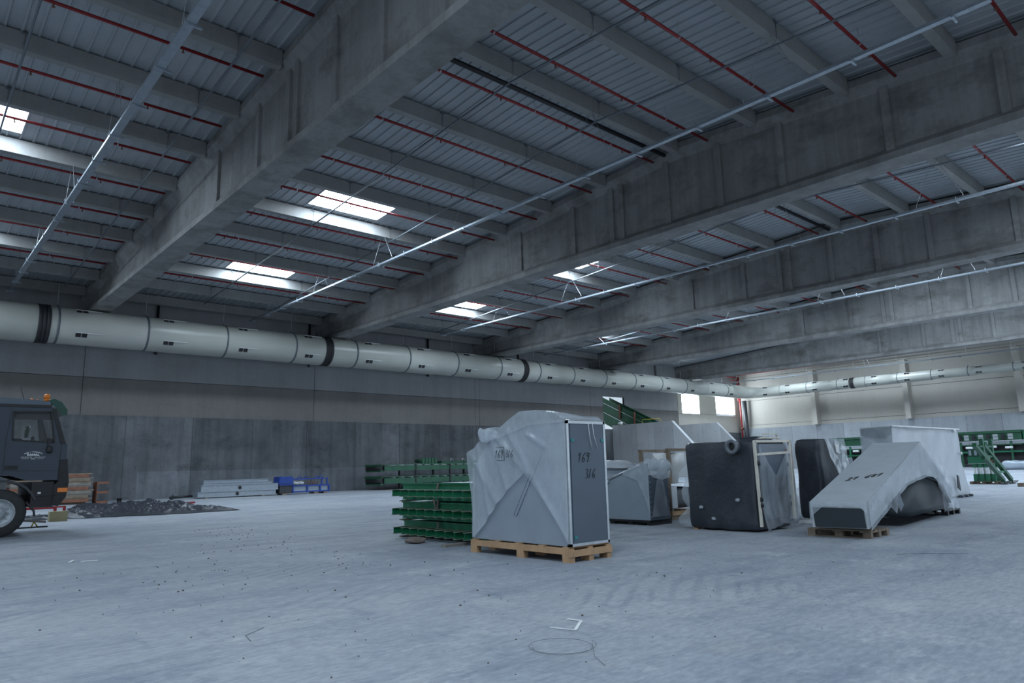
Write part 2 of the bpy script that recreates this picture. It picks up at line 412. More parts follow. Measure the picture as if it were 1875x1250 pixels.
# long wall at the back of the picture
OP = (57.8, 61.45, 5.5, 8.85); WN = [(72.35, 76.05, 7.47, 9.8), (79.8, 84.25, 7.6, 9.88)]
m = MB()
m.box(XN, XW+.3, YW-.12, YW+.3, -.3, 5.28, 0)
g = .016
jx = [XN, -7.0, 8.88, 24.33, 40.1, 40.62, 55.78, 71.45]
for a, b in zip(jx, jx[1:]):
    for z0, z1, mi in ((5.28, 7.64, 2), (7.64+2*g, 13.3, 1)):
        segs = [(a+g, b-g)]
        if a < OP[0] < b:
            segs = [(a+g, OP[0]), (OP[1], b-g)]
            if z1 > 9: m.box(OP[0], OP[1], YW, YW+.25, OP[3], z1, mi)
        for s0, s1 in segs: m.box(s0, s1, YW, YW+.25, z0, z1, mi)
for z0, z1 in ((5.28, 7.42), (7.44, 9.85), (9.87, 13.3)):   # the paler end panels with two windows
    if z0 == 7.44:
        xs = [71.5, WN[0][0], WN[0][1], WN[1][0], WN[1][1], XW]
        for q in (0, 2, 4): m.box(xs[q], xs[q+1], YW, YW+.25, z0, z1, 3)
    else: m.box(71.5, XW, YW, YW+.25, z0, z1, 3 if z0 < 6 else 1)
for a, b in ((XN, OP[0]), (OP[1], 71.5)): m.box(a, b, YW+.12, YW+.3, 5.2, 13.3, 4)
m.box(OP[0], OP[1], YW+.12, YW+.3, OP[3], 13.3, 4)
struct(m.build('wall_left', [M['lower'], M['panel'], M['panel_dark'], M['beige'], M['dark']]))
for n, (a, b, z0, z1) in enumerate(WN):
    w = struct(MB().box(a+.04, b-.04, YW+.14, YW+.17, z0+.04, z1-.04).build('window_%d' % (n+1), M['window']))
    f = MB(); f.box(a, b, YW+.08, YW+.2, z0-.05, z0+.04); f.box(a, b, YW+.08, YW+.2, z1-.04, z1+.03)
    f.box(a, a+.05, YW+.08, YW+.2, z0, z1); f.box(b-.05, b, YW+.08, YW+.2, z0, z1)
    f.build('window_frame', M['galv'], w)
# far gable wall: poured lower part, beige panels above
m = MB()
m.box(XW-.25, XW+.2, YB, YW, 0, 5.72, 0)
for z0, z1 in ((5.72, 6.15), (6.19, 9.35), (9.39, 12.4)): m.box(XW, XW+.2, YB, YW, z0, z1, 1)
m.prism([(YB, 12.44), (YW, 12.44), (YW, deck(YW)), (YR, deck(YR)), (YB, deck(YB))], 'x', XW+.02, XW+.2, 1)
m.box(XW+.08, XW+.22, YB, YW, 5.7, 12.6, 2)
struct(m.build('wall_far', [M['retaining'], M['beige'], M['dark']]))
struct(MB().box(XN, 5, YB-.3, YB, 0, 13).box(5, 84, YB-.3, YB, 6.5, 13.5).build('wall_back', M['panel']))
struct(MB().box(XN-.3, XN, YB, -5, 0, 14).box(XN-.3, XN, -5, 21, 6.5, 14.9).box(XN-.3, XN, 21, YW, 0, 14).build('wall_near', M['panel']))
for q, y in enumerate((39.85, 29.35, 18.85)):
    c = MB().prism([(XW-.95, y), (XW-.95, y-.55), (XW, y-.55), (XW, y)], 'z', 5.72, 12.3).build('concrete_column', M['beige'])
    tag(c, ['pale concrete column on the far wall nearest the window corner', 'pale concrete column in the middle of the visible far wall', 'pale concrete column on the far wall at the right picture edge'][q], 'column', 'far wall columns')

# ------------------------------------------------------------------ roof girders, purlins
def girder(xc, k):
    def ring(y):
        t = top(y); h = .51; wb = .22
        zb = 11.2; return [Vector((xc+sx*x, y, z)) for sx, seq in ((1, [(h, zb), (h, zb+.24), (wb, zb+.5), (wb, t-.62), (h, t-.27), (h, t)]),
            (-1, [(h, t), (h, t-.27), (wb, t-.62), (wb, zb+.5), (h, zb+.24), (h, zb)])) for x, z in seq]
    m = MB(); m.loft([ring(y) for y in (YB, -1, YR, 33, YW)])
    for y in (-1.5, 1.6, 4.6, 7.9, 11.7, 14.35, 16.9, 19.45, 20.05, 22.5, 26.4):
        for sx in (-1, 1):
            x1 = xc + sx*.20; x2 = xc + sx*.33
            m.prism([(y-.13, 11.6), (y+.13, 11.6), (y+.13, top(y)-.5), (y-.13, top(y)-.5)], 'x', min(x1, x2), max(x1, x2))
    o = m.build('roof_girder', M['girder'])
    names = ['nearest deep concrete roof girder, crossing the upper left of the picture', 'second deep concrete roof girder from the camera, crossing the middle to the right edge',
             'third deep concrete roof girder from the camera', 'fourth deep concrete roof girder from the camera, further back', 'last deep concrete roof girder, in front of the far wall']
    tag(o, names[k], 'girder', 'concrete roof girders')
for k, x in enumerate(XG): girder(x, k)
PUR = [48.75, 45.2, 41.65, 38.1, 34.5, 31.0, 27.35, 23.85, 20.25, 16.2, 12.6, 9.1, 5.75, 2.2]
PIPE = [42.2, 38.4, 35.05, 31.6, 28.2, 24.8, 21.0, 17.35, 14.6, 10.95, 7.4, 4.05]
BAYS = [(XG[0]-15.2, XG[0]-.52), (XG[0]+.52, XG[1]-.52), (XG[1]+.52, XG[2]-.52), (XG[2]+.52, XG[3]-.52), (XG[3]+.52, XG[4]-.52)]
BN = ['left of the nearest girder', 'between girders one and two', 'between girders two and three', 'between girders three and four', 'between girders four and five']
BR = [(0, 10), (0, 13), (0, 14), (0, 12), (0, 0)]
for k, (xa, xb) in enumerate(BAYS):
    for j, y in enumerate(PUR):
        if not (BR[k][0] <= j < BR[k][1]): continue
        d = deck(y-.16) if y <= YR else deck(y+.16)
        d -= .012
        m = MB().prism([(y-.16, d-.1), (y-.15, d-.56), (y+.15, d-.56), (y+.16, d-.1), (y+.16, d), (y-.16, d)], 'x', xa+.005, xb-.005)
        o = m.build('roof_purlin', M['purlin'])
        tag(o, 'concrete roof purlin %s, %s from the long wall' % (BN[k], ORD[j]), 'purlin', 'concrete roof purlins')
PR = [(0, 9), (0, 12), (0, 12), (0, 9), (0, 0)]
for k, (xa, xb) in enumerate(BAYS):
    for j, y in enumerate(PIPE):
        if not (PR[k][0] <= j < PR[k][1]): continue
        z = deck(y) - .55
        e = thing('sprinkler_pipe', ((xa+xb)/2, y, z), 'red sprinkler pipe %s, %s from the long wall' % (BN[k], ORD[j]), 'pipe', 'red sprinkler pipes')
        MB().tube([(xa+.3, y, z), (xb-.02 if k else xb-.25, y, z)], .052, 8).build('pipe', M['red'], e)
        if k <= 2:
            x = xa + 1.9 + (k % 2)*.6
            while x < xb - .6:
                h = MB(); h.tube([(x, y, z-.03), (x, y, z-.13)], .022, 6); h.tube([(x, y, z-.13), (x, y, z-.15)], .045, 6)
                h.build('sprinkler_head', M['rust'], e); x += 3.35
        x = xa + 3.2
        while x < xb - .5:
            h = MB(); h.tube([(x, y, z+.02), (x, y, deck(y)-.005)], .008, 5); h.tube([(x-.02, y, z), (x+.02, y, z)], .06, 8); x += 4.3
            h.build('pipe_hanger', M['wire'], e)
for k in (1, 2):
    xa, xb = BAYS[k]
    tag(MB().tube([(xa+.05, 16.72, deck(16.7)-.5), (xb-.05, 16.72, deck(16.7)-.5)], .09, 10).build('drain_pipe', M['black']), 'black pipe under the roof ridge between girders ' + ['', 'one and two', 'two and three'][k], 'pipe', 'ridge pipes')
# thin conduits that follow the roof slope below the pipes
def conduit(x, ya, yb, label, dz=.82, r=.036):
    ys = sorted({ya, yb} | ({YR} if ya < YR < yb else set()))
    pts = [(x, y, deck(y)-dz) for y in ys]
    e = thing('cable_conduit', (x, (ya+yb)/2, deck((ya+yb)/2)-dz), label, 'conduit', 'roof conduits')
    MB().tube(pts, r, 7).build('conduit_pipe', M['galv_dark'], e)
    for y in PUR:
        if ya+.3 < y < yb-.3:
            h = MB().tube([(x, y, deck(y)-dz), (x, y-.19, deck(y)-.62), (x, y-.19, deck(y)-.06)], .009, 5)
            h.box(x-.09, x+.09, y-.21, y-.165, deck(y)-.09, deck(y)-.05); h.build('conduit_hanger', M['galv_dark'], e)
conduit(6.93, 14.5, 46.5, 'dark steel conduit under the roof beside the left face of the nearest girder')
conduit(1.94, 18, 45, 'dark steel conduit under the roof at the far left by the skylight')
conduit(14.65, 2, 46.4, 'dark steel conduit crossing the first skylight between the first and second girders')
conduit(19.0, 1, 45.5, 'dark steel conduit between the first and second girders, beside the cable tray')
conduit(32.75, 2, 46, 'dark steel conduit between the second and third girders')
conduit(48.6, 20, 46, 'dark steel conduit between the third and fourth girders')

# cable trays
def tray(x, z, ya, yb, w, label, wires=True, step=2.45, near=True):
    e = thing('cable_tray', (x, (ya+yb)/2, z), label, 'cable tray', 'galvanised cable trays')
    m = MB(); h = .09; t = .012
    m.box(x-w/2, x+w/2, ya, yb, z, z+t); m.box(x-w/2-t, x-w/2, ya, yb, z, z+h); m.box(x+w/2, x+w/2+t, ya, yb, z, z+h)
    m.box(x-w/2, x-w/2+.04, ya, yb, z+h-t, z+h); m.box(x+w/2-.04, x+w/2, ya, yb, z+h-t, z+h)
    m.build('channel', M['tray'], e)
    y = yb - .4; q = 0
    while y > ya + .2:
        b = MB().box(x-w/2-.05, x+w/2+.17, y-.03, y+.03, z-.055, z-.001)
        b.tube([(x-w/2-.04, y, z-.03), (x-w/2-.04, y, z+.16)], .01, 5); b.tube([(x+w/2+.06, y, z-.03), (x+w/2+.06, y, z+.16)], .01, 5)
        b.build('bracket', M['tray'], e)
        y -= step; q += 1
    if wires:
        for yp in PUR:
            j = PUR.index(yp)
            if j % 2 == (1 if near else 0) and ya + 1.5 < yp < yb - .5:
                for dy in (-.9, .9):
                    MB().tube([(x, yp, deck(yp)-.3), (x, yp+dy, z+.25), (x, yp+dy, z+.02)], .008, 4).build('hanger_wire', M['wire'], e)
tray(4.50, 12.1, 12, 48.6, .20, 'galvanised cable tray hung left of the nearest girder')
tray(18.68, 12.1, 3.5, 48.8, .15, 'galvanised cable tray hung in front of the second girder')
tray(33.0, 12.1, 6, 45.6, .18, 'galvanised cable tray hung in front of the third girder')
tray(47.3, 12.1, 5, 48.3, .22, 'galvanised cable tray hung in front of the fourth girder', near=False)
tray(61.0, 12.1, 6, 48.3, .26, 'galvanised cable tray hung in front of the last girder', wires=False)
tray(74.0, 12.1, 8, 49.3, .28, 'galvanised cable tray hung just behind the last girder', wires=False)
tray(78.0, 11.1, 10, 46.5, .30, 'galvanised cable tray running above the smaller duct on the far wall', wires=True)

# ------------------------------------------------------------------ ventilation duct
def ring_pts(c, r, ax, n=32):
    a, b = {'x': ((0, 1, 0), (0, 0, 1)), 'y': ((1, 0, 0), (0, 0, 1))}[ax]
    return [Vector(c)+r*(math.cos(2*math.pi*k/n)*Vector(a)+math.sin(2*math.pi*k/n)*Vector(b)) for k in range(n)]
YD, ZD, XD = 47.0, 10.15, 82.0
duct = thing('ventilation_duct', (40, YD, ZD), 'long pale grey round ventilation duct along the long wall turning onto the far wall', 'duct')
def r1(x): return 1.05 - (1.05-.80)*max(0, min(1, (x-5)/75.))
STEPS = [(-12, 1.09), (6.1, 1.06), (13.95, 1.05), (25, 1.04), (33.2, 1.015), (43, .955), (47.5, .90), (56, .88), (64, .865), (72, .83), (81, .80)]
def rad(x):
    r = STEPS[0][1]
    for a, b in STEPS:
        if x >= a: r = b
    return r
straps = [-2.6, 2.1, 6.73, 11.41, 16.17, 20.9, 25.7, 30.35, 35.1, 39.85, 44.62, 49.2, 53.9, 58.58, 63.2, 67.8, 72.1, 76.43]
ends = [-12] + straps + [80.2]
for a, b in zip(ends, ends[1:]):
    cut = [s[0] for s in STEPS if a+.1 < s[0] < b-.1]
    pts = []; edges = [a] + cut + [b]
    for p, q in zip(edges, edges[1:]):
        pts += [((p + (.0 if p == a else .04), YD, ZD), rad(p)), ((q, YD, ZD), rad(p))]
    MB().loft([ring_pts(p, r, 'x') for p, r in pts], True, False, True).build('duct_section', M['duct'] if int(a) % 3 else M['duct2'], duct)
for x in straps:
    MB().tube([(x-.05, YD, ZD), (x+.05, YD, ZD)], rad(x)+.03, 32).tube([(x, YD, ZD+rad(x)), (x, YD, ZD+rad(x)+.14)], .035, 6).build('strap', M['strap_steel'], duct)
    MB().tube([(x, YD, ZD+rad(x)), (x, YD, deck(YD))], .012, 5).build('hanger_rod', M['wire'], duct)
for x in (6.05, 23.45, 42.8):
    m = MB()
    for k in range(3): m.tube([(x-.3+k*.2, YD, ZD), (x-.11+k*.2, YD, ZD)], rad(x)+.035-.012*(k % 2), 32)
    lbl(m.build('coupling_band', M['rubber'], duct), 'black ribbed rubber coupling')
def vent(x, ang, r, ax='x', yc=None, k=1.0):
    m = MB()
    def P(u, t, rr):
        a = ang + t/r
        if ax == 'x': return Vector((x+u, YD - rr*math.cos(a), ZD + rr*math.sin(a)))
        return Vector((XD2 - rr*math.cos(a), x+u, ZD2 + rr*math.sin(a)))
    for u0 in (0, .31*k):
        m.quad(P(u0, -.13*k, r+.012), P(u0+.27*k, -.13*k, r+.012), P(u0+.27*k, .13*k, r+.012), P(u0, .13*k, r+.012))
        for q in range(4):
            m.bar(P(u0, (-.10+.066*q)*k, r+.015), P(u0+.27*k, (-.10+.066*q)*k, r+.015), .012, .012)
    lbl(m.build('vent_grille', M['black'], duct), 'black two-part vent grille')
    MB().bar(P(.0, .15*k, r+.02), P(1.35*k, .15*k, r+.02), .03, .03).build('deflector_strip', M['white'], duct)
vx = [2.95] + [7.6, 12.3, 16.95, 21.6, 26.45, 31.2, 35.9, 40.6, 45.6, 50.2, 54.8, 59.5, 64.1, 68.7, 73.0, 77.0]
for x in vx[1:]:
    vent(x, math.radians(50), rad(x)); vent(x, math.radians(-35), rad(x))
# the bend and the smaller duct along the far wall
XD2, ZD2 = XD, 10.0
bend = []
for k in range(9):
    t = math.pi/2*k/8
    c = Vector((80.2 + (XD-80.2)*math.sin(t), YD - 1.8*(1-math.cos(t)), ZD + (ZD2-ZD)*k/8))
    d = Vector((math.cos(t), -math.sin(t), 0)); s_ = Vector((math.sin(t), math.cos(t), 0)); r = .80 - .15*k/8
    bend.append([c + r*(math.cos(2*math.pi*q/32)*s_ + math.sin(2*math.pi*q/32)*Vector((0, 0, 1))) for q in range(32)])
MB().loft(bend, True, False, True).build('duct_bend', M['duct2'], duct)
ST2 = [(60, .65), (42.3, .62), (36.2, .59), (32.2, .565), (29.6, .53), (25.6, .47), (21.5, .43)]
def rad2(y):
    r = ST2[0][1]
    for a, b in ST2:
        if y <= a: r = b
    return r
ys2 = [45.2, 42.3, 38.9, 35.3, 32.2, 28.8, 25.5, 22.1, 18.2, 14.3, 10.5]
for a, b in zip(ys2, ys2[1:]):
    cut = [s[0] for s in ST2 if b+.1 < s[0] < a-.1]; edges = [a]+cut+[b]; pts = []
    for p, q in zip(edges, edges[1:]): pts += [((XD2, p, ZD2), rad2(p)), ((XD2, q, ZD2), rad2(p))]
    MB().loft([ring_pts(p, r, 'y') for p, r in pts], True, False, True).build('duct_section', M['duct2'], duct)
    MB().tube([(XD2, b-.03, ZD2), (XD2, b+.03, ZD2)], rad2(b)+.025, 28).tube([(XD2, b, ZD2+rad2(b)), (XD2, b, ZD2+rad2(b)+.14)], .035, 6).build('strap', M['strap_steel'], duct)
    MB().tube([(XD2, b, ZD2+rad2(b)), (XD2, b, deck(b))], .012, 5).build('hanger_rod', M['wire'], duct)
    yv = a - 1.25
    vent(yv, math.radians(50), rad2(yv), 'y', k=.9); vent(yv, math.radians(-35), rad2(yv), 'y', k=.9)
lbl(MB().tube([(XD2, 33.4, ZD2), (XD2, 33.9, ZD2)], rad2(33.6)+.035, 28).build('coupling_band', M['rubber'], duct), 'black ribbed rubber coupling')
# rainwater pipes on the long wall, red riser and header in the corner
for q, x in enumerate((12.9, 23.75, 34.8, 67.3)):
    m = MB().tube([(x, YW-.14, 12.9), (x, YW-.14, 9.4)] if q < 3 else [(x, YW-.14, 12.9), (x, YW-.14, 11.3), (x+.9, YW-.6, 10.9), (x+2.2, YW-1.6, 10.75)], .09, 10)
    tag(m.build('drain_pipe', M['rubber']), ['black drain pipe on the wall right of the nearest girder end', 'black drain pipe at the end of the second girder', 'black drain pipe on the wall between the second and third girders', 'black bent drain pipe dropping onto the duct by the windows'][q], 'pipe', 'drain pipes')
m = MB().tube([(45.4, YW-.1, 12.4), (45.6, YW-.1, 11.6), (46.0, YW-.6, 11.3), (46.2, YW-1.5, 11.15)], .07, 8)
tag(m.build('drain_pipe', M['rubber']), 'black curved hose dropping from the third girder end onto the duct', 'pipe', 'drain pipes')
e = thing('sprinkler_riser', (84.55, 49.6, 0), 'red sprinkler riser and header in the far wall corner', 'pipe')
MB().tube([(84.5, 49.5, .4), (84.5, 49.5, 12.6)], .11, 10).tube([(84.1, 49.5, 12.3), (84.1, 49.5, 9.4)], .07, 8).tube([(84.5, 49.5, 12.5), (81, 49.5, 12.5)], .09, 8).tube([(84.5, 49.5, 12.1), (82.5, 49.5, 12.1)], .06, 8).build('riser_pipe', M['red'], e)
MB().tube([(84.5, 49.5, 5.6), (84.5, 49.5, 5.9)], .2, 10).tube([(84.2, 49.5, 5.75), (84.9, 49.5, 5.75)], .1, 8).build('valve', M['rust'], e)
e = thing('fire_main', (84.3, 30, 12.9), 'red sprinkler main running along the top of the far wall', 'pipe')
MB().tube([(84.3, 49.5, 12.85), (84.3, 8, 12.95)], .085, 8).build('pipe', M['red'], e)
for k in range(12):
    y = 47.5 - 3.0*k
    MB().tube([(84.3, y, 12.9), (84.3, y, 13.25)], .035, 6).tube([(84.3, y, 13.22), (84.3, y, 13.32)], .07, 6).build('sprinkler_head', M['rust'], e)
tag(MB().tube([(84.72, 49.0, .5), (84.72, 49.0, 9.4)], .28, 12).build('drain_pipe', M['dark']), 'dark grey wide drain pipe in the far corner beside the red riser', 'pipe', 'drain pipes')

# ------------------------------------------------------------------ ramp walls and conveyor through the wall
def ramp_wall(x, y_top, label, mat, yb=YW-.13):
    zt = 5.68
    m = MB().prism([(yb, zfloor(x)), (yb, zt), (y_top, zt), (y_top-4.6, .9), (y_top-4.6, zfloor(x))], 'x', x, x+.42)
    c = MB().prism([(y_top+.02, zt-.02), (y_top+.02, zt+.02), (y_top-4.6, .94), (y_top-4.6, .9)], 'x', x-.01, x+.43)
    e = thing('retaining_wing_wall', (x+.2, 45, 0), label, 'concrete wall', 'concrete wing walls')
    m.build('wall_slab', mat, e); c.build('sloped_coping', M['ramp'], e)
ramp_wall(59.0, 42.3, 'grey concrete wing wall with sloped end below the green conveyor', M['ramp'])
ramp_wall(66.6, 42.0, 'grey concrete wing wall with sloped end below the windows', M['ramp'])
e = thing('inclined_conveyor', (60.6, 47, 5.5), 'dark green inclined conveyor coming through the wall opening', 'conveyor')
def incl(y): return 8.45 - (52.2-y)*.475
m = MB()
for x in (59.9, 61.2):
    m.add([(x, 52.2, incl(52.2)-2.3), (x, 44.6, incl(44.6)-2.3), (x, 44.6, incl(44.6)+.55), (x, 52.2, incl(52.2)+.55),
           (x+.12, 52.2, incl(52.2)-2.3), (x+.12, 44.6, incl(44.6)-2.3), (x+.12, 44.6, incl(44.6)+.55), (x+.12, 52.2, incl(52.2)+.55)],
          [(0, 1, 2, 3), (7, 6, 5, 4), (0, 4, 5, 1), (3, 2, 6, 7), (1, 5, 6, 2), (0, 3, 7, 4)])
m.build('side_panel', M['green_dark'], e)
MB().bar((60.6, 52.2, incl(52.2)+.1), (60.6, 44.6, incl(44.6)+.1), 1.2, .06).build('belt', M['black'], e)
for dz in (.0, -1.05): MB().bar((59.86, 52.2, incl(52.2)+dz), (59.86, 44.6, incl(44.6)+dz), .05, .05).build('edge_strip', M['galv'], e)
for y in (49.6, 47.6): MB().box(59.7, 59.85, y-.08, y+.08, incl(y)-.8, incl(y)+.75).build('rust_post', M['rust'], e)
m = MB().tube([(59.3, 46.2, 5.7), (59.3, 46.2, 6.05), (59.3, 44.0, 6.05), (59.3, 43.8, 5.7)], .03, 6)
tag(m.build('safety_rail', M['yellow']), 'low yellow rail on top of the wing wall under the conveyor', 'rail')
m = MB().rbox(59.05, 59.45, 48.9, 49.35, 5.69, 6.0, .12, 6, .05, 4)
tag(m.build('rag', M['white']), 'small white rag lying on the wing wall below the conveyor', 'rag')

# ------------------------------------------------------------------ tall wrapped box on its pallet
e = thing('shipping_pallet', (8.33, 8.82, 0), 'fresh pine pallet with tall blocks under the tall wrapped box', 'pallet')
for x in (7.87, 8.29, 8.71):
    MB().box(x, x+.09, 7.62, 10.03, .115, .205).build('stringer', M['wood'], e)
    for y in (7.62, 8.66, 9.86): MB().box(x, x+.10, y, y+.17, 0, .114).build('block', M['wood'], e)
MB().box(7.86, 8.81, 7.60, 7.64, .085, .18).build('end_board', M['wood'], e)
for y in (7.66, 8.2, 8.75, 9.3, 9.88): MB().box(7.87, 8.80, y, y+.12, .206, .226).build('deck_board', M['wood'], e)
e = thing('sheet_metal_duct_box', (8.37, 8.8, .228), 'tall grey sheet metal box in torn clear film marked 169 3/6', 'box')
prof = [(7.66, .23), (7.66, 2.12), (8.5, 2.12), (9.62, 1.86), (9.96, 1.45), (9.96, .23)]
MB().prism(prof, 'x', 7.93, 8.78).build('body', M['sheet'], e)
lbl(MB().box(7.99, 8.76, 7.640, 7.659, .26, 2.09).build('end_panel', M['sheet_dark'], e), 'dark slate end panel with handwritten numbers')
fr = MB()
for x in (7.90, 8.76): fr.box(x, x+.045, 7.632, 7.70, .229, 2.135)
fr.box(7.90, 8.80, 7.632, 7.70, 2.09, 2.135); fr.box(7.90, 8.80, 7.632, 7.70, .229, .27)
fr.bar((7.915, 7.66, 2.13), (7.915, 8.5, 2.13), .03, .03); fr.bar((7.915, 8.5, 2.13), (7.915, 9.62, 1.87), .03, .03); fr.bar((7.915, 9.95, 1.44), (7.915, 9.95, .24), .05, .05)
fr.build('edge_frame', M['galv'], e)
MB().bar((7.922, 7.99, 2.08), (7.922, 8.89, .67), .075, .02, (1, 0, 0)).bar((7.912, 8.02, 2.08), (7.912, 8.92, .67), .012, .02, (1, 0, 0)).build('stiffener', M['sheet'], e)
for p in ((8.03, 1.83), (8.73, 1.83), (8.03, .36)): lbl(MB().box(p[0]-.03, p[0]+.03, 7.628, 7.639, p[1]-.025, p[1]+.025).build('corner_tape', M['teal'], e), 'teal tape')
for q, (x, z) in enumerate(((8.40, 2.11), (8.50, 2.11))): MB().tube([(x, 7.63, z), (x+.01, 7.615, z-.2), (x+.06+.04*q, 7.62, z-.42)], .004, 5).build('loose_strap', M['white'], e)
def lin(tab, t):
    for (a, va), (b, vb) in zip(tab, tab[1:]):
        if t <= b: return va + (vb-va)*max(0, (t-a))/(b-a)
    return tab[-1][1]
LOW = [(7.64, .25), (7.70, .38), (8.08, .85), (8.58, 1.34), (8.66, 1.30), (9.03, 1.06), (9.30, .83), (9.60, .52), (9.86, .30), (9.98, .24)]
HIGH = [(7.64, 2.135), (7.73, 2.16), (7.86, 2.27), (8.30, 2.345), (8.69, 2.35), (8.95, 2.24), (9.22, 2.11), (9.35, 2.13), (9.50, 2.12), (9.62, 2.06), (9.67, 1.92), (9.80, 1.80), (9.98, 1.70)]
def fold(y, z):
    d = 0
    # creases that radiate from the tied corner
    for (y0, z0, y1, z1, w, h) in ((9.9, 1.7, 9.3, .85, .07, .05), (9.3, 1.95, 8.55, 1.35, .06, .045), (8.9, 1.9, 7.7, .4, .05, .04), (9.75, 1.9, 9.5, .6, .06, .05), (8.1, 1.75, 8.5, 1.95, .05, .03), (9.45, 2.0, 9.05, 1.1, .06, .04)):
        ax, az = y1-y0, z1-z0; L = math.hypot(ax, az); t = ((y-y0)*ax + (z-z0)*az)/L/L
        if -.1 < t < 1.1:
            q = abs((y-y0)*az - (z-z0)*ax)/L
            d += h*math.exp(-(q/w)**2)
    return d
def film_fn(u, v):
    y = 7.64 + u*2.34; z0, z1 = lin(LOW, y), lin(HIGH, y); z = z0 + (z1-z0)*v
    n = noise.noise(Vector((y*2.1, z*1.7, 3)))*.015 + noise.noise(Vector((y*6, z*4, 9)))*.006
    d = .025 + .62*fold(y, z) + n
    if y > 9.4: d += .10*max(0, (y-9.4)/.55)*math.exp(-((z-1.6)/.5)**2)
    return Vector((7.90 - max(.012, d), y, z))
fm = MB().grid(film_fn, 78, 60)
def film_top(u, v):
    y = 7.64 + u*2.34; x = 7.88 + v*.95; z = lin(HIGH, y) + .012*noise.noise(Vector((x*5, y*4, 2))) + (.0 if v < .05 else .01)
    return Vector((x, y, z - .10*v*v*(1 if 7.8 < y < 9.2 else 0)))
fm.grid(film_top, 60, 10)
fm.build('wrap_film', M['film'], e)
bun = MB().rbox(7.76, 7.98, 9.38, 9.66, 1.88, 2.10, .06, 14, .05, 7, 3); bun.build('film_bunch', M['film'], e)
ink = strokes(MB(), '169', (7.80, 9.25, 1.60), (0, -1, 0), (0, 0, 1), .125, .2, .005)
ink.tube([(7.80, 9.21, 1.77), (7.80, 9.01, 1.775), (7.80, 9.005, 1.55), (7.80, 9.20, 1.56)], .0045, 5)
strokes(ink, '3/6', (7.80, 8.975, 1.60), (0, -1, 0), (0, 0, 1), .12, .15, .005, .58)
lbl(ink.build('handwritten_number', M['ink'], e), 'black handwritten 169 3/6 on the film')
ink = strokes(MB(), '169', (8.13, 7.634, 1.49), (1, 0, 0), (0, 0, 1), .15, .2, .0042, .68); strokes(ink, '3/6', (8.29, 7.634, 1.24), (1, 0, 0), (0, 0, 1), .14, .15, .0042, .62)
lbl(ink.build('handwritten_number', M['ink'], e), 'black handwritten 169 3/6 on the end panel')

# ------------------------------------------------------------------ stack of green steel frames
LAY = [(.04, .355), (.39, .755), (.79, 1.155)]
GL = ['bottom', 'middle', 'top']
for q, (z0, z1) in enumerate(LAY):
    x0 = 8.80 - (.06 if q == 0 else 0)*-.6; e = thing('green_steel_frame', (11.5, 12.1, z0), '%s green steel frame with projecting beam ends in the stack behind the tall box' % GL[q], 'steel frame', 'stacked green frames')
    ya, yb = 10.3, 13.64
    m = MB(); m.box(x0, x0+.02, ya, yb, z0, z1)
    m.box(x0-.03, x0+.04, ya, yb, z1-.03, z1); m.box(x0-.02, x0+.04, ya, yb, z0, z0+.02)
    m.build('side_channel', M['green'], e)
    MB().box(x0+.03, 11.7, ya+.02, yb, z1-.05, z1-.031).build('deck_plate', M['galv'] if q == 2 else M['green'], e)
    MB().box(x0+.021, 11.7, yb-.02, yb+.001, z0, z1-.052).box(11.7, 11.72, ya, yb, z0, z1).build('end_channel', M['green'], e)
    zs = [.105, .50, .89][q]
    for k in range(10):
        y = 13.36 - .31*k
        b = MB(); xx = x0 - .032
        b.box(xx-.42, xx, y-.004, y+.004, zs, zs+.125); b.box(xx-.42, xx, y-.045, y+.045, zs+.123, zs+.135, 1); b.box(xx-.42, xx, y-.045, y+.045, zs-.009, zs+.003, 1)
        b.build('beam_end', [M['green'], M['worn']], e)
for q, (z, zz) in enumerate(((0, .038), (.356, .389), (.756, .789))):
    for k, y in enumerate((13.45, 10.6)):
        o = MB().box(8.62, 11.7, y-.05, y+.05, z+.001, zz-.001).build('timber_spacer', M['wood_grey'])
        tag(o, ['timber bearer on the floor', 'timber spacer above the bottom frame', 'timber spacer above the middle frame'][q] + [' of the green stack, far end', ' of the green stack, behind the tall box'][k], 'timber', 'timber spacers in the green stack')
for k, (za, zb) in enumerate(((.95, 1.15), (.44, .82), (.12, .36))):
    m = MB().bar((8.745, 12.28, za), (8.745, 12.22, zb), .05, .012, (1, 0, 0))
    if k == 1: m.bar((8.74, 12.22, za), (8.74, 12.38, zb), .05, .012, (1, 0, 0))
    tag(m.build('lashing_strap', M['strap']), ['short grey lashing strap on the top green frame', 'crossed grey lashing strap on the middle green frame', 'grey lashing strap on the bottom green frame'][k], 'strap', 'lashing straps')
tag(MB().rbox(7.95, 8.28, 11.95, 12.3, 0, .11, .05, 7, .04, 5, 8).build('packing_rag', M['strap']), 'crumpled packing rag on the floor at the foot of the green frames', 'rag')
tag(MB().box(8.0, 8.55, 10.95, 11.1, 0, .045).build('floor_timber', M['wood_grey']), 'short grey timber lying on the floor in front of the green frames', 'timber')

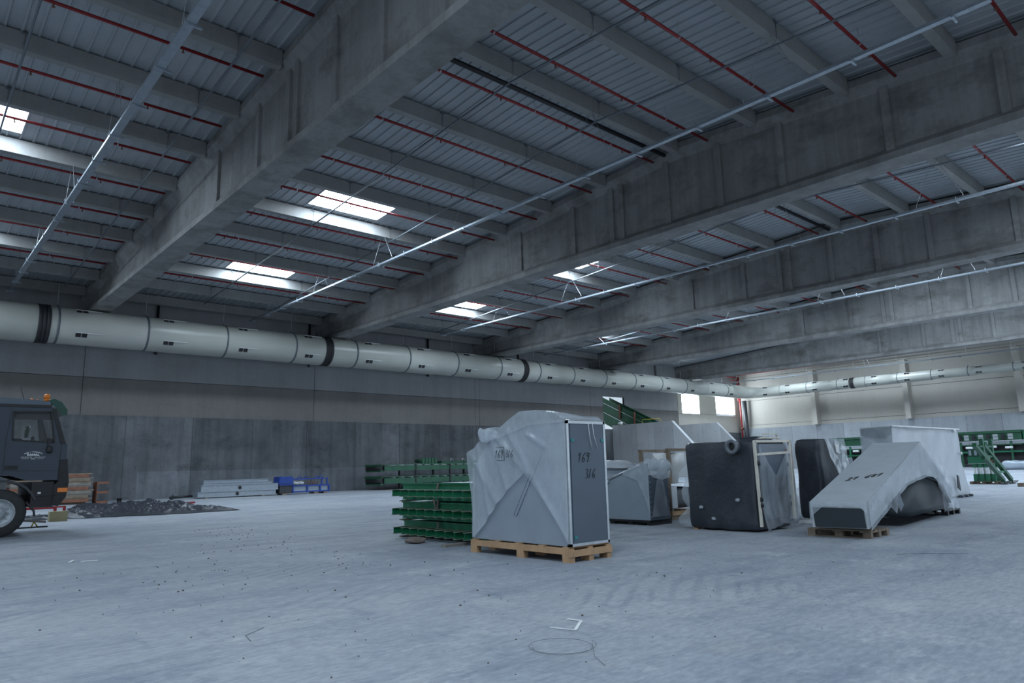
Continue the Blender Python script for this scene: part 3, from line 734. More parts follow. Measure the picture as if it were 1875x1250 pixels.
# ------------------------------------------------------------------ roller conveyors along the long wall
def roller_conveyor(x0, x1, y0, y1, z0, z1, label):
    e = thing('roller_conveyor', ((x0+x1)/2, (y0+y1)/2, z0), label, 'conveyor', 'stacked roller conveyors')
    h = z1-z0
    MB().box(x0+.3, x1, y0, y0+.08, z0+h*.2, z1-.14).box(x0+.3, x1, y1-.08, y1, z0+h*.2, z1-.14).build('side_rail', M['green_dark'], e)
    MB().box(x0+.1, x1, y0-.02, y0+.06, z1-.06, z1).box(x0+.1, x1, y1-.06, y1+.02, z1-.06, z1).build('top_rail', M['green_dark'], e)
    lbl(MB().tube([(x0+.22, y0+.15, z0+h*.52), (x0+.22, y1-.15, z0+h*.50)], .25, 16).build('end_drum', M['black'], e), 'black end drum')
    MB().box(x0, x0+.06, y0, y1, z0+h*.72, z1-.02).box(x0+.02, x0+.3, y0+.1, y1-.1, z0+.04, z0+.14).build('end_plate', M['green_dark'], e)
    MB().box(x0+.4, x1, y0+.1, y1-.1, z0+h*.50, z0+h*.66).build('belt', M['black'], e)
    x = x0+1.2
    while x < x1-.2:
        MB().tube([(x, y0+.06, z1-.10), (x, y1-.06, z1-.10)], .045, 8).tube([(x, y0-.03, z1-.1), (x, y0+.05, z1-.1)], .03, 6).build('roller', M['galv'], e); x += .8
    for x in (x0+3.1, x0+6.4, x0+9.6):
        MB().box(x-.06, x+.06, y0-.04, y0+.09, z0-.28, z1-.03).box(x-.06, x+.06, y1-.09, y1+.04, z0-.28, z1-.03).build('leg_frame', M['black'], e)
roller_conveyor(28.0, 40, 46.4, 48.8, .33, 1.02, 'lower dark green roller conveyor on the floor by the long wall')
roller_conveyor(28.0, 40, 46.4, 48.8, 1.31, 1.92, 'upper dark green roller conveyor stacked by the long wall')
for q, x in enumerate((28.6, 33)):
    tag(MB().box(x, x+.25, 46.2, 49, 0, .049).build('timber_bearer', M['wood_old']), 'dark timber bearer under the lower roller conveyor, ' + ['left end', 'further right'][q], 'timber', 'conveyor bearers')
for q, (x, w, h) in enumerate(((32.2, 1.5, .42), (37.9, 1.4, .42))):
    e = thing('idler_roller_bundle', (x, 47.4, 1.925), 'dark bundle of idler rollers standing on the upper roller conveyor, ' + ['left one', 'right one'][q], 'rollers', 'roller bundles')
    for k in range(5): MB().tube([(x+k*w/5, 47.0, 1.95+.2), (x+k*w/5, 48.0, 1.95+.2)], [.15, .15], 10).box(x+k*w/5-.12, x+k*w/5+.12, 46.95, 47.05, 1.926, 1.93+h).build('roller', M['green_dark'], e)
e = thing('angle_bracket_bundle', (35.6, 47.2, 1.925), 'low row of dark green brackets lying on the upper roller conveyor', 'brackets')
MB().box(34.0, 37.6, 47.0, 47.7, 1.926, 2.10).build('channel', M['green_dark'], e)
for x in (34.8, 36.0, 37.2): MB().tube([(x, 46.95, 2.1), (x+.1, 46.95, 2.28), (x+.3, 46.95, 2.2), (x+.3, 46.95, 2.0)], .03, 6).build('hook', M['galv'], e)

# ------------------------------------------------------------------ galvanised stack and blue machine frame
def galv_beam(x0, x1, y0, y1, z0, z1, label, hole=None):
    e = thing('galvanised_channel', ((x0+x1)/2, (y0+y1)/2, z0), label, 'steel channel', 'galvanised channels')
    MB().prism([(y0, z0), (y1, z0), (y1, z1), (y0, z1), (y0, z1-.03), (y0+.03, z1-.05), (y0+.03, z0+.05), (y0, z0+.03)], 'x', x0, x1).build('channel', M['tray'], e)
    if hole: lbl(MB().tube([(hole, y0+.035, (z0+z1)/2), (hole, y0+.015, (z0+z1)/2)], .11, 14).build('port_hole', M['black'], e), 'round dark port')
galv_beam(14.85, 19.85, 46.2, 47.4, .06, .385, 'bottom wide galvanised channel of the stack by the long wall', 17.3)
galv_beam(15.05, 20.0, 46.2, 47.4, .39, .80, 'wide galvanised channel second from the floor in the stack', 17.45)
galv_beam(15.2, 19.6, 46.35, 46.85, .805, .94, 'slim galvanised channel third from the floor, front of the stack')
galv_beam(15.3, 19.5, 46.9, 47.35, .805, .94, 'slim galvanised channel third from the floor, rear of the stack')
galv_beam(15.25, 19.4, 46.45, 47.2, .945, 1.10, 'topmost slim galvanised channel of the stack by the long wall')
for q, x in enumerate((15.3, 18.9)): tag(MB().box(x, x+.15, 46.1, 47.4, 0, .058).build('timber_bearer', M['wood_old']), 'timber bearer under the galvanised stack, ' + ['left', 'right'][q] + ' one', 'timber', 'galvanised stack bearers')
m = MB().tube([(13.5, 46.9, .12), (14.75, 46.9, .16)], .07, 8).tube([(13.6, 46.9, .12), (13.6, 46.9, .3)], .05, 8).tube([(13.55, 46.7, .1), (13.55, 47.1, .1)], .1, 8)
tag(m.build('drive_shaft', M['black']), 'short black shaft lying left of the galvanised stack', 'shaft')
e = thing('blue_machine_frame', (21.9, 46.6, 0), 'blue steel machine frame beside the galvanised stack', 'machine frame')
lbl(MB().box(20.05, 21.0, 46.15, 47.1, .62, 1.18).prism([(20.0, .75), (20.15, 1.2), (20.9, 1.2), (21.05, .75)], 'y', 46.12, 47.12).build('motor_housing', M['blue'], e), 'blue motor housing')
MB().box(20.1, 20.95, 46.2, 47.05, .1, .6).build('dark_base', M['dark'], e)
fr = MB()
for z in (.13, .52):
    fr.box(21.0, 23.75, 46.2, 46.29, z, z+.09); fr.box(21.0, 23.75, 47.0, 47.09, z, z+.09)
for x in (21.0, 22.05, 23.0, 23.66): fr.box(x, x+.09, 46.19, 46.285, .1, .6)
fr.box(21.0, 23.6, 46.2, 46.28, .98, 1.06); fr.box(21.0, 23.6, 47.0, 47.08, .98, 1.06)
for x in (23.1, 23.5): fr.box(x, x+.09, 46.2, 46.29, .6, 1.0)
fr.build('frame', M['blue'], e)
MB().box(21.1, 23.7, 46.3, 46.32, .2, .52).build('infill_panel', M['sheet'], e)
for x in (21.5, 21.95, 22.75, 23.1): MB().tube([(x-.13, 46.24, 1.06), (x-.1, 46.24, 1.16), (x, 46.24, 1.2), (x+.1, 46.24, 1.16), (x+.13, 46.24, 1.06)], .03, 7).build('lifting_ring', M['blue'], e)
MB().box(20.3, 20.6, 46.2, 47.0, 0, .099).box(22.6, 22.9, 46.2, 47.0, 0, .129).box(23.3, 23.55, 46.2, 47.0, 0, .129).build('foot', M['wood_old'], e)
m = MB().rbox(21.15, 21.9, 46.4, 46.9, .62, .84, .08, 7, .05, 4, 1)
tag(m.build('rag_bundle', M['white']), 'pale rags bundled in the blue machine frame', 'rags')
e = thing('bolt_rack', (22.6, 46.6, .62), 'row of upright bolts standing in the blue machine frame', 'bolts')
for k in range(5): MB().tube([(22.25+.17*k, 46.5, .615), (22.25+.17*k, 46.5, .86)], .03, 6).build('bolt', M['rust'], e)

# ------------------------------------------------------------------ truck at the left edge
TY = 22.2
e = thing('truck', (2.3, 23.4, 0), 'slate blue truck cab with amber beacon at the left picture edge', 'truck')
cab = [(.9, .98), (1.75, 1.0), (1.82, 1.30), (2.05, 1.52), (2.45, 1.55), (2.78, 1.43), (2.90, 1.40), (3.56, 1.40), (3.72, 1.45), (3.70, 2.34), (3.60, 2.42), (3.33, 3.26), (3.22, 3.34), (.9, 3.38)]
m = MB()
# hollow cab: side skins with a window opening
def skin(y0, y1):
    win = [(2.47, 2.44), (2.44, 3.17), (3.27, 3.20), (3.39, 2.38)]
    parts = [[(.9, 1.0), (1.75, 1.0), (1.82, 1.30), (2.05, 1.52), (2.45, 1.55), (2.45, 2.44), (2.44, 3.17), (2.44, 3.36), (.9, 3.38)],
             [(2.45, 1.55), (2.78, 1.43), (2.90, 1.40), (3.56, 1.40), (3.72, 1.45), (3.70, 2.34), (3.55, 2.38), (3.39, 2.38), (2.45, 2.44)],
             [(3.39, 2.38), (3.55, 2.38), (3.33, 3.26), (3.22, 3.34), (2.44, 3.36), (2.44, 3.17), (3.27, 3.20)]]
    for p in parts: m.prism([(x, z) for x, z in p], 'y', y0, y1)
skin(TY+.02, TY+.09); skin(TY+2.35, TY+2.42)
m.box(.9, .97, TY+.09, TY+2.35, 1.0, 3.36); m.box(.97, 3.65, TY+.09, TY+2.35, 1.55, 1.62); m.box(3.62, 3.70, TY+.09, TY+2.35, 1.42, 2.36)
m.build('cab_shell', M['truck'], e)
lbl(MB().prism([(.9, 3.37), (3.24, 3.345), (3.24, 3.46), (2.9, 3.50), (2.1, 3.53), (1.0, 3.53), (.9, 3.5)], 'y', TY+.01, TY+2.43).build('roof', M['truck_top'], e), 'paler grey roof')
MB().box(.92, 3.26, TY-.005, TY+.02, 3.30, 3.37).build('roof_gutter', M['black'], e)
lbl(MB().prism([(3.20, 3.50), (3.30, 3.545), (3.48, 3.46), (3.62, 3.26), (3.63, 3.12), (3.52, 3.10), (3.40, 3.25), (3.26, 3.40)], 'y', TY-.02, TY+2.44).build('sun_visor', M['visor'], e), 'dark green curved sun visor')
MB().prism([(3.27, 3.30), (3.36, 3.28), (3.66, 2.34), (3.53, 2.35)], 'y', TY, TY+.06).build('windscreen_pillar', M['black'], e)
MB().prism([(3.27, 3.30), (3.36, 3.28), (3.66, 2.34), (3.53, 2.35)], 'y', TY+2.38, TY+2.44).build('windscreen_pillar', M['black'], e)
MB().add([(3.60, TY+.1, 2.38), (3.60, TY+2.34, 2.38), (3.32, TY+2.34, 3.25), (3.32, TY+.1, 3.25)], [(0, 1, 2, 3)]).build('windscreen', M['glass'], e)
d = MB()
for p, q in (((2.33, 1.6), (2.33, 2.4)), ((2.33, 2.4), (2.40, 3.25)), ((3.54, 1.42), (3.56, 2.35))):
    d.bar((p[0], TY+.017, p[1]), (q[0], TY+.017, q[1]), .012, .008, (0, 1, 0))
d.bar((2.34, TY+.016, 1.66), (3.54, TY+.016, 1.64), .010, .006, (0, 1, 0)); d.build('door_seam', M['black'], e)
w = MB()
fw = [(2.47, 2.44), (2.44, 3.17), (3.27, 3.20), (3.39, 2.38)]
for a, b in zip(fw, fw[1:]+fw[:1]): w.bar((a[0], TY+.02, a[1]), (b[0], TY+.02, b[1]), .045, .03, (0, 1, 0))
o = w.build('window_seal', M['black'], e)
MB().add([(x, TY+.05, z) for x, z in fw], [(0, 1, 2, 3)]).build('side_glass', M['glass'], e)
MB().box(2.5, 3.28, TY+.10, TY+.13, 2.98, 3.19).build('sun_blind', M['black'], e)
MB().bar((2.86, TY+.3, 3.14), (2.86, TY+.3, 3.26), .18, .12).build('grab_lamp', M['dark'], e)
MB().rbox(2.45, 2.75, TY+.3, TY+.85, 1.62, 2.5, .08, 6, 0).rbox(2.36, 2.52, TY+.3, TY+.85, 2.1, 2.55, .07, 6, 0).build('driver_seat', M['black'], e)
MB().prism([(3.0, 1.62), (3.6, 1.62), (3.6, 2.45), (3.2, 2.5), (3.0, 2.35)], 'y', TY+.2, TY+2.2).tube([(3.0, TY+.35, 2.35), (2.98, TY+.5, 2.55), (2.98, TY+.75, 2.55), (3.0, TY+.9, 2.35)], .02, 6).build('dashboard', M['black'], e)
lbl(MB().tube([(3.06, TY+2.5, 2.62), (3.08, TY+2.5, 2.95)], [.05, .075], 8).build('far_mirror', M['visor'], e), 'greenish mirror')
MB().box(3.24, 3.29, TY-.03, TY+.018, 2.15, 2.5).rbox(3.22, 3.36, TY-.09, TY-.02, 2.10, 2.28, .05, 6, 0).build('mirror_arm', M['black'], e)
MB().box(2.36, 2.64, TY-.004, TY+.019, 1.69, 1.79).bar((2.42, TY-.01, 1.745), (2.6, TY-.01, 1.735), .02, .012).build('door_handle', M['black'], e)
MB().prism([(3.46, .74), (3.60, .72), (3.76, .95), (3.80, 1.34), (3.73, 1.9), (3.735, 1.95), (3.56, 1.92), (3.55, 1.35), (3.47, 1.28)], 'y', TY-.01, TY+2.45).build('front_bumper', M['black'], e)
lbl(MB().box(3.55, 3.775, TY-.03, TY+.1, 1.08, 1.19).build('indicator', M['amber'], e), 'amber indicator')
lbl(MB().rbox(3.66, 3.80, TY-.02, TY+.14, 1.24, 1.33, .04, 6, 0).build('headlamp', M['glass'], e), 'glinting headlamp')
MB().box(2.98, 3.47, TY+.02, TY+2.4, .72, 1.36).build('step_box', M['black'], e)
MB().box(3.02, 3.52, TY-.01, TY+.02, 1.005, 1.02).box(3.0, 3.5, TY-.01, TY+.02, .70, .73).build('step_tread', M['dark'], e)
lbl(MB().box(3.12, 3.19, TY+.008, TY+.019, 1.05, 1.10).build('data_plate', M['letter'], e), 'small white plate')
g = []
for k in range(11):
    t = math.radians(22 + 136*k/10); g.append([Vector((2.33+r*math.cos(t), y, .60+r*math.sin(t))) for r, y in ((.78, TY-.02), (.84, TY-.02), (.84, TY+.45), (.78, TY+.45))])
MB().loft(g).build('wheel_arch', M['dark'], e)
MB().tube([(2.9, TY+.1, .86), (3.08, TY+.05, .62), (3.10, TY+.08, .5)], .03, 6).build('mudguard_stay', M['dark'], e)
def wheel(x, y0, sg, r=.6):
    prof = [(.0, .34), (.0, .43), (.02, .52), (.05, .58), (.09, .60), (.24, .60), (.28, .57), (.30, .45)]
    t = MB(); n = 36
    t.loft([[Vector((x+rr*math.cos(2*math.pi*k/n), y0+sg*yy, r+rr*math.sin(2*math.pi*k/n))) for k in range(n)] for yy, rr in prof], True, False, True)
    w = t.build('tyre', M['tyre'], e)
    k_ = MB()
    k_.loft([[Vector((x+rr*math.cos(2*math.pi*k/n), y0+sg*yy, r+rr*math.sin(2*math.pi*k/n))) for k in range(n)] for yy, rr in ((.005, .355), (-.012, .345), (.02, .32), (.075, .29), (.08, .16), (.03, .145), (.0, .10), (-.01, .0001))], True, False, True)
    for k in range(10):
        a = 2*math.pi*k/10; k_.tube([(x+.215*math.cos(a), y0+sg*.08, r+.215*math.sin(a)), (x+.215*math.cos(a), y0+sg*.03, r+.215*math.sin(a))], .018, 6)
    k_.build('rim', M['rim'], w)
wheel(2.33, TY+.01, 1); wheel(2.33, TY+2.42, -1)
wheel(-1.4, TY+.01, 1); wheel(-1.4, TY+2.42, -1)
MB().box(-3.0, 3.3, TY+.75, TY+.9, .75, 1.0).box(-3.0, 3.3, TY+1.5, TY+1.65, .75, 1.0).tube([(2.33, TY+.3, .6), (2.33, TY+2.2, .6)], .07, 8).tube([(-1.4, TY+.3, .6), (-1.4, TY+2.2, .6)], .07, 8).build('chassis', M['black'], e)
MB().box(-3.1, .7, TY+.05, TY+2.4, 1.12, 1.25).box(-3.1, .7, TY+.05, TY+.1, 1.25, 2.0).box(-3.1, .7, TY+2.35, TY+2.4, 1.25, 2.0).box(.65, .7, TY+.05, TY+2.4, 1.25, 2.6).build('load_bed', M['truck'], e)
lbl(MB().tube([(3.18, TY+.35, 3.5), (3.18, TY+.35, 3.56)], .07, 10).sphere((3.18, TY+.35, 3.62), .085, 12, sz=1.0).build('beacon', M['amber'], e), 'amber beacon')
lbl(MB().sphere((2.9, TY+.8, 3.56), .05, 10).sphere((3.02, TY+.8, 3.545), .04, 8).build('marker_lamp', M['amber'], e), 'amber marker lamps')
MB().tube([(2.80, TY+1.2, 3.52), (2.66, TY+1.2, 3.95)], .008, 5).build('aerial', M['black'], e)
# door lettering
ux, uz = (1, 0, 0), (0, 0, 1)
lbl(text_mesh('door_lettering', 'RAMAL', (2.95, TY+.015, 2.035), ux, uz, .085, M['letter'], e, .003), 'white door lettering')
text_mesh('door_lettering', '629 82 90 93  /  696 23 66 72', (2.95, TY+.015, 1.985), ux, uz, .044, M['letter'], e)
text_mesh('door_lettering', 'Huelva', (2.95, TY+.015, 1.948), ux, uz, .035, M['letter'], e, .001)
arc = 'GRUAS Y TRANSPORTES'
for k, ch in enumerate(arc):
    if ch == ' ': continue
    t = (k-(len(arc)-1)/2)*.0535; R_ = .40
    text_mesh('door_lettering', ch, (2.95+R_*math.sin(t), TY+.015, 2.125-R_+R_*math.cos(t)), (math.cos(t), 0, -math.sin(t)), (math.sin(t), 0, math.cos(t)), .036, M['letter'], e, .001)
MB().box(2.70, 2.86, TY+.012, TY+.0175, 1.958, 1.962).box(3.03, 3.19, TY+.012, TY+.0175, 1.958, 1.962).build('lettering_rule', M['letter'], e)

# ------------------------------------------------------------------ things on the floor behind the truck
def tarp(u, v):
    x = 3.9 + 7.3*u; near = lin([(3.9, 31.2), (4.7, 30.0), (6.4, 29.5), (9.0, 28.9), (11.3, 29.5)], x); far = lin([(3.9, 32.6), (5.9, 32.8), (6.8, 39.5), (9.2, 40.5), (10.2, 38.0), (11.3, 35.8)], x)
    y = near + (far-near)*v
    ed = min(1, 5*min(u, 1-u, v*1.3, 1-v)); q = Vector((x*.9, y*.5, 1))
    h = .02 + ed*(.15 + .20*noise.noise(q) + .14*abs(noise.noise(q*3.1)) + .16*abs(noise.noise(q*7)) + .05*noise.noise(q*15))
    return Vector((x + .3*noise.noise(Vector((y, 2, x)))*(1-ed), y + .4*noise.noise(Vector((x*1.5, 7, y*.4)))*(1-ed), max(.012, h)))
t = MB().grid(tarp, 150, 110).build('tarpaulin', M['tarp'])
tag(t, 'crumpled black tarpaulin spread on the floor right of the truck', 'tarpaulin')
tag(MB().box(9.9, 12.4, 38.9, 39.1, 0, .09).build('red_batten', M['red']), 'red batten on the floor beyond the right end of the tarpaulin', 'batten', 'red battens')
for q, (x0, y0, x1) in enumerate(((2.9, 33.5, 5.4), (2.95, 34.6, 5.9), (2.8, 35.8, 4.6))):
    tag(MB().box(x0, x1, y0, y0+.08, .26, .32).box(x0, x0+.1, y0, y0+.08, 0, .259).box(x1-.1, x1, y0, y0+.08, 0, .259).build('red_batten', M['red']), ['red batten seen under the truck front, nearest', 'red batten seen under the truck front, middle', 'red batten seen under the truck front, furthest'][q], 'batten', 'red battens')
tag(MB().box(4.42, 4.95, 28.6, 28.9, 0, .34).build('cardboard_box', M['card']), 'yellowish cardboard box on the floor below the truck bumper', 'box')
e = thing('tow_bar', (3.1, 26.0, .0), 'dusty drawbar lying on the floor beside the front wheel', 'drawbar')
MB().bar((2.7, 25.8, .30), (3.9, 25.8, .16), .1, .07).build('bar', M['wood_grey'], e)
MB().tube([(3.6, 25.8, .18), (3.55, 25.8, .03)], .02, 6).tube([(3.6, 25.8, .18), (3.7, 25.8, .03)], .02, 6).build('strut', M['yellow'], e)
MB().box(2.5, 3.95, 25.7, 25.9, 0, .035).build('foot_plate', M['black'], e)
for k in range(7):
    z = .12 + .226*k; dx = random.uniform(-.12, .12)
    m = MB().box(5.2, 8.95+dx, 46.0, 47.6, z, z+.16)
    e = thing('formwork_panel', (7, 46.8, z), 'weathered %s formwork panel behind the truck, %s from the floor' % (['orange', 'timber', 'grey', 'orange', 'grey', 'timber', 'orange'][k], ORD[k]), 'formwork panel', 'stacked formwork panels')
    m.build('panel', [M['orange'], M['wood_old'], M['wood_grey'], M['orange'], M['wood_grey'], M['wood_old'], M['orange']][k], e)
    for yy in (46.02, 47.42): MB().box(5.2, 9.1+dx, yy, yy+.16, z+.161, z+.225).build('edge_batten', M['wood_grey'] if k % 2 else M['wood_old'], e)
tag(MB().box(5.4, 8.8, 46.2, 47.4, 0, .119).build('timber_bearer', M['wood_old']), 'timber bearer under the formwork panels behind the truck', 'timber')
tag(MB().prism([(6.2, 1.705), (7.6, 1.705), (7.6, 1.72), (6.6, 1.86), (6.2, 1.86)], 'y', 46.3, 47.0).build('loose_board', M['orange']), 'orange loose board on top of the formwork stack', 'board')
e = thing('wooden_pallet', (9.6, 46.6, 0), 'reddish wooden pallet standing on end beside the formwork panels', 'pallet', 'standing pallets')
for k in range(5): MB().box(9.3, 9.32, 46.1+.22*k, 46.26+.22*k, .05, 1.18).build('deck_board', M['orange'], e)
for z in (.0, .55, 1.08): MB().box(9.321, 9.9, 46.1, 47.14, z, z+.12).build('block_row', M['orange'], e)
e = thing('floor_stand', (9.85, 44, 0), 'small black stand on the floor behind the tarpaulin', 'stand')
MB().tube([(10.0, 44, 0), (10.0, 44, .28)], .12, 8).build('post', M['black'], e); MB().box(9.75, 10.35, 43.8, 44.2, .281, .32).build('plate', M['dark'], e)
lbl(tag(MB().tube([(8.0, 50.07, 2.4), (8.0, 50.045, 2.4)], .11, 14).build('wall_mark', M['red']), None, 'mark'), 'small red round mark on the long wall above the formwork')

# ------------------------------------------------------------------ open sheet metal hopper behind the tall box
e = thing('skid', (14.1, 11.3, 0), 'low black skid under the grey hopper', 'skid', 'black skids')
for y in (10.72, 11.3, 11.85): MB().box(13.8, 14.6, y-.07, y+.07, .0, .07).build('runner', M['black'], e)
MB().box(13.78, 14.55, 10.68, 12.0, .071, .118).build('deck', M['black'], e)
e = thing('sheet_metal_hopper', (14.15, 11.3, .12), 'grey sheet metal hopper with film knotted on top, behind the tall wrapped box', 'hopper')
MB().prism([(10.66, .12), (12.0, .12), (11.95, 1.06), (10.9, 1.42), (10.66, 1.45)], 'x', 13.78, 13.80).build('side_plate', M['sheet'], e)
MB().box(13.801, 14.54, 10.64, 10.66, .12, 1.17).build('front_plate', M['sheet_dark'], e)
MB().prism([(10.66, .12), (12.0, .12), (11.95, 1.06), (10.9, 1.2), (10.66, 1.2)], 'x', 14.52, 14.54).box(13.80, 14.52, 11.97, 12.0, .12, 1.02).box(13.8, 14.52, 10.66, 11.97, .12, .14).build('rear_plate', M['sheet'], e)
MB().tube([(13.77, 11.95, 1.06), (13.77, 10.9, 1.42)], .028, 8).sphere((13.76, 11.93, 1.03), .06, 8).build('lip_roll', M['galv'], e)
m = MB()
for k in range(9): m.tube([(13.80+.0*k, 10.632, .2+.115*k), (13.80, 10.622, .2+.115*k)], .014, 6)
for k in range(6): m.tube([(14.52, 10.632, .2+.17*k), (14.52, 10.622, .2+.17*k)], .014, 6)
m.build('edge_bolts', M['galv'], e)
def hf(u, v):
    y = 10.62 + .78*u; zt = lin([(10.62, 1.52), (10.8, 1.50), (11.0, 1.40), (11.4, 1.27)], y); zb = lin([(10.62, .2), (10.7, .5), (10.95, 1.05), (11.4, 1.2)], y)
    z = zb+(zt-zb)*v; return Vector((13.76 - .02 - .03*abs(noise.noise(Vector((y*5, z*3, 1)))), y, z))
def hf2(u, v):
    x = 13.76 + .80*u; zt = 1.5 + .07*math.sin(u*9) - .06*(u > .8); c = abs(u-.42)
    zb = lin([(0, 1.30), (.12, 1.12), (.3, 1.1), (.42, 1.08), (.6, 1.05), (.8, 1.08), (1, 1.1)], u)
    z = zb+(zt-zb)*v; return Vector((x, 10.61 - .05*abs(noise.noise(Vector((x*6, z*4, 5)))) - .04*v, z))
def hf3(u, v):
    a = lin([(0, 14.16), (1, 13.80)], v); b = lin([(0, 14.20), (1, 14.5)], v); z = 1.45 - 1.25*v
    x = a + (b-a)*u; return Vector((x, 10.615 - .02*math.sin(u*math.pi) - .012*noise.noise(Vector((x*9, z*4, 2))), z))
MB().grid(hf, 20, 20).grid(hf2, 24, 12).build('wrap_film', M['film'], e)
MB().grid(hf3, 14, 20).build('thin_film', M['film_thin'], e)
MB().rbox(13.80, 14.12, 10.5, 10.85, 1.28, 1.55, .12, 9, .05, 5, 2).build('film_bunch', M['film'], e)
MB().rbox(14.3, 14.75, 10.55, 10.9, 1.24, 1.53, .12, 9, .06, 5, 6).build('film_bunch', M['film'], e)
e = thing('covered_duct_piece', (14.6, 12.9, 0), 'grey duct piece under a white cover behind the hopper', 'duct piece')
MB().box(14.0, 15.6, 12.4, 13.3, .1, 1.34).box(14.1, 15.5, 12.5, 13.2, 0, .1).build('body', M['sheet'], e)
def cov(u, v):
    x = 13.9+1.9*u; y = 12.3+1.15*v; return Vector((x, y, 1.36 + .2*math.sin(math.pi*min(1, v*1.05))**.6 - .08*(u > .85) + .02*noise.noise(Vector((x*4, y*4, 0)))))
MB().grid(cov, 24, 16).build('white_cover', M['film_white'], e)
MB().box(13.96, 14.0, 12.5, 12.6, .3, 1.34).box(13.96, 14.0, 12.9, 13.0, .3, 1.34).build('stiffener', M['galv'], e)
# framed crate behind the hopper
e = thing('framed_crate', (15.9, 11.6, .0), 'timber framed crate holding a white funnel behind the hopper', 'crate')
for x in (15.40, 16.55):
    for y in (11.2, 12.1): MB().box(x, x+.09, y, y+.09, .22, 1.76).build('post', M['wood_old'], e)
for y in (11.2, 12.1): MB().box(15.38, 16.66, y, y+.09, 1.761, 1.83).build('top_rail', M['wood_old'], e)
MB().box(15.41, 16.64, 11.19, 12.2, .86, .92).build('mid_shelf', M['galv'], e)
MB().loft([[Vector((16.0+r*math.cos(2*math.pi*k/20), 11.65+r*math.sin(2*math.pi*k/20), z)) for k in range(20)] for r, z in ((.22, .93), (.25, 1.2), (.42, 1.38), (.44, 1.72))], True, True, True).build('funnel', M['white'], e)
MB().rbox(15.45, 16.6, 11.25, 12.1, .27, .82, .12, 8, .03, 2, 4).build('lower_unit', M['dark_film'], e)
lbl(MB().box(15.39, 15.62, 11.17, 11.19, .3, .85).build('white_sheet', M['film_white'], e), 'white sheet with marks')
e2 = thing('wooden_pallet', (16, 11.6, 0), 'dark pallet under the timber framed crate', 'pallet')
for y in (11.15, 11.6, 12.05): MB().box(15.3, 16.7, y, y+.12, 0, .12).build('bearer', M['wood_old'], e2)
MB().box(15.3, 16.7, 11.12, 12.2, .121, .215).build('deck', M['wood'], e2)

# ------------------------------------------------------------------ black wrapped machines
e = thing('wrapped_tank', (14.3, 8.5, 0), 'large tank in black film with a flanged port, clear film on its front', 'tank')
def skirt(w):
    if w.z < .25:
        f = (.25-w.z)/.25; w.x += (-.05 if w.x < 14.2 else .04)*f*noise.noise(Vector((w.y*4, 1, 1)))*2; w.z += .05*f*max(0, noise.noise(Vector((w.x*3, w.y*3, 2))))
    return w
MB().rbox(13.55, 14.98, 7.74, 9.42, .03, 1.88, .09, 22, .03, 1.5, 3, skirt).build('wrapped_body', M['black_film'], e)
MB().rbox(14.15, 14.9, 7.95, 8.5, 1.75, 1.97, .1, 8, .02, 2, 5).build('domed_lid', M['black_film'], e)
def flange(y, z):
    m = MB(); n = 24
    m.loft([[Vector((x, y+r*math.cos(2*math.pi*k/n), z+r*math.sin(2*math.pi*k/n))) for k in range(n)] for x, r in ((13.58, .13), (13.45, .13), (13.45, .155), (13.42, .155), (13.42, .085), (13.50, .08))], True, False, True)
    for k in range(8):
        a = 2*math.pi*k/8+.2; m.tube([(13.425, y+.122*math.cos(a), z+.122*math.sin(a)), (13.41, y+.122*math.cos(a), z+.122*math.sin(a))], .012, 6)
    return m
fl_ = flange(8.16, 1.755).build('flanged_port', M['flange'], e)
lbl(fl_, 'round grey bolted flange')
lbl(MB().tube([(13.49, 8.16, 1.76), (13.47, 8.16, 1.76)], .08, 18).build('port_opening', M['black'], fl_), 'dark opening')
lbl(MB().box(13.75, 14.85, 7.70, 7.735, .25, 1.8).build('front_panel', M['sheet_dark'], e), 'slate front panel')
lbl(MB().box(14.30, 14.82, 7.685, 7.699, .3, 1.12).build('front_hatch', M['dark_film'], e), 'darker hatch')
fr = MB()
for p, q in (((13.58, 7.69, .12), (13.55, 7.69, 1.86)), ((14.98, 7.69, .2), (15.02, 7.69, 1.86)), ((13.55, 7.69, 1.85), (15.02, 7.69, 1.87)), ((13.6, 7.69, 1.58), (15.0, 7.69, 1.62))):
    fr.bar(p, q, .05, .05, (0, 1, 0))
lbl(fr.build('front_frame', M['cream'], e), 'pale timber frame')
m = MB().tube([(14.05, 7.75, 1.90), (14.05, 7.75, 2.02), (14.62, 7.75, 2.02), (14.62, 7.75, 1.90)], .018, 6).tube([(13.85, 7.72, 1.92), (14.05, 7.75, 1.93), (14.8, 7.75, 1.93)], .02, 6)
m.build('top_rail', M['cream'], e)
def fv(u, v):
    x = 13.58 + 1.42*u; zt = 1.84 - .62*(1-abs(2*u-1.0))**1.0*1.15 if .0 < u < 1 else 1.84
    zb = .05 + .10*math.sin(math.pi*u)**2 + .04*noise.noise(Vector((x*5, 1, 1))); z = zb + (zt-zb)*v
    return Vector((x, 7.665 - .035*abs(noise.noise(Vector((x*4, z*2, 7)))) - .10*(1-v)**5, z))
MB().grid(fv, 30, 30).build('front_film', M['film_thin'], e)
def fs(u, v):
    z = .05+1.1*v; y = 9.40 + u*(.16+.20*(1-v)*abs(math.sin(v*7+.6)) + .1*noise.noise(Vector((z*3, 1, 0))))
    return Vector((13.60 + .05*noise.noise(Vector((y*5, z*3, 1))) + .08*u, y, z))
MB().grid(fs, 12, 24).build('side_film', M['film'], e)
for y, z in ((9.05, .45), (8.75, .22), (8.15, .62)): lbl(MB().rbox(13.47, 13.53, y-.05, y+.05, z, z+.07, .03, 5, .01, 6, y).build('film_patch', M['film'], e), 'pale film patch')
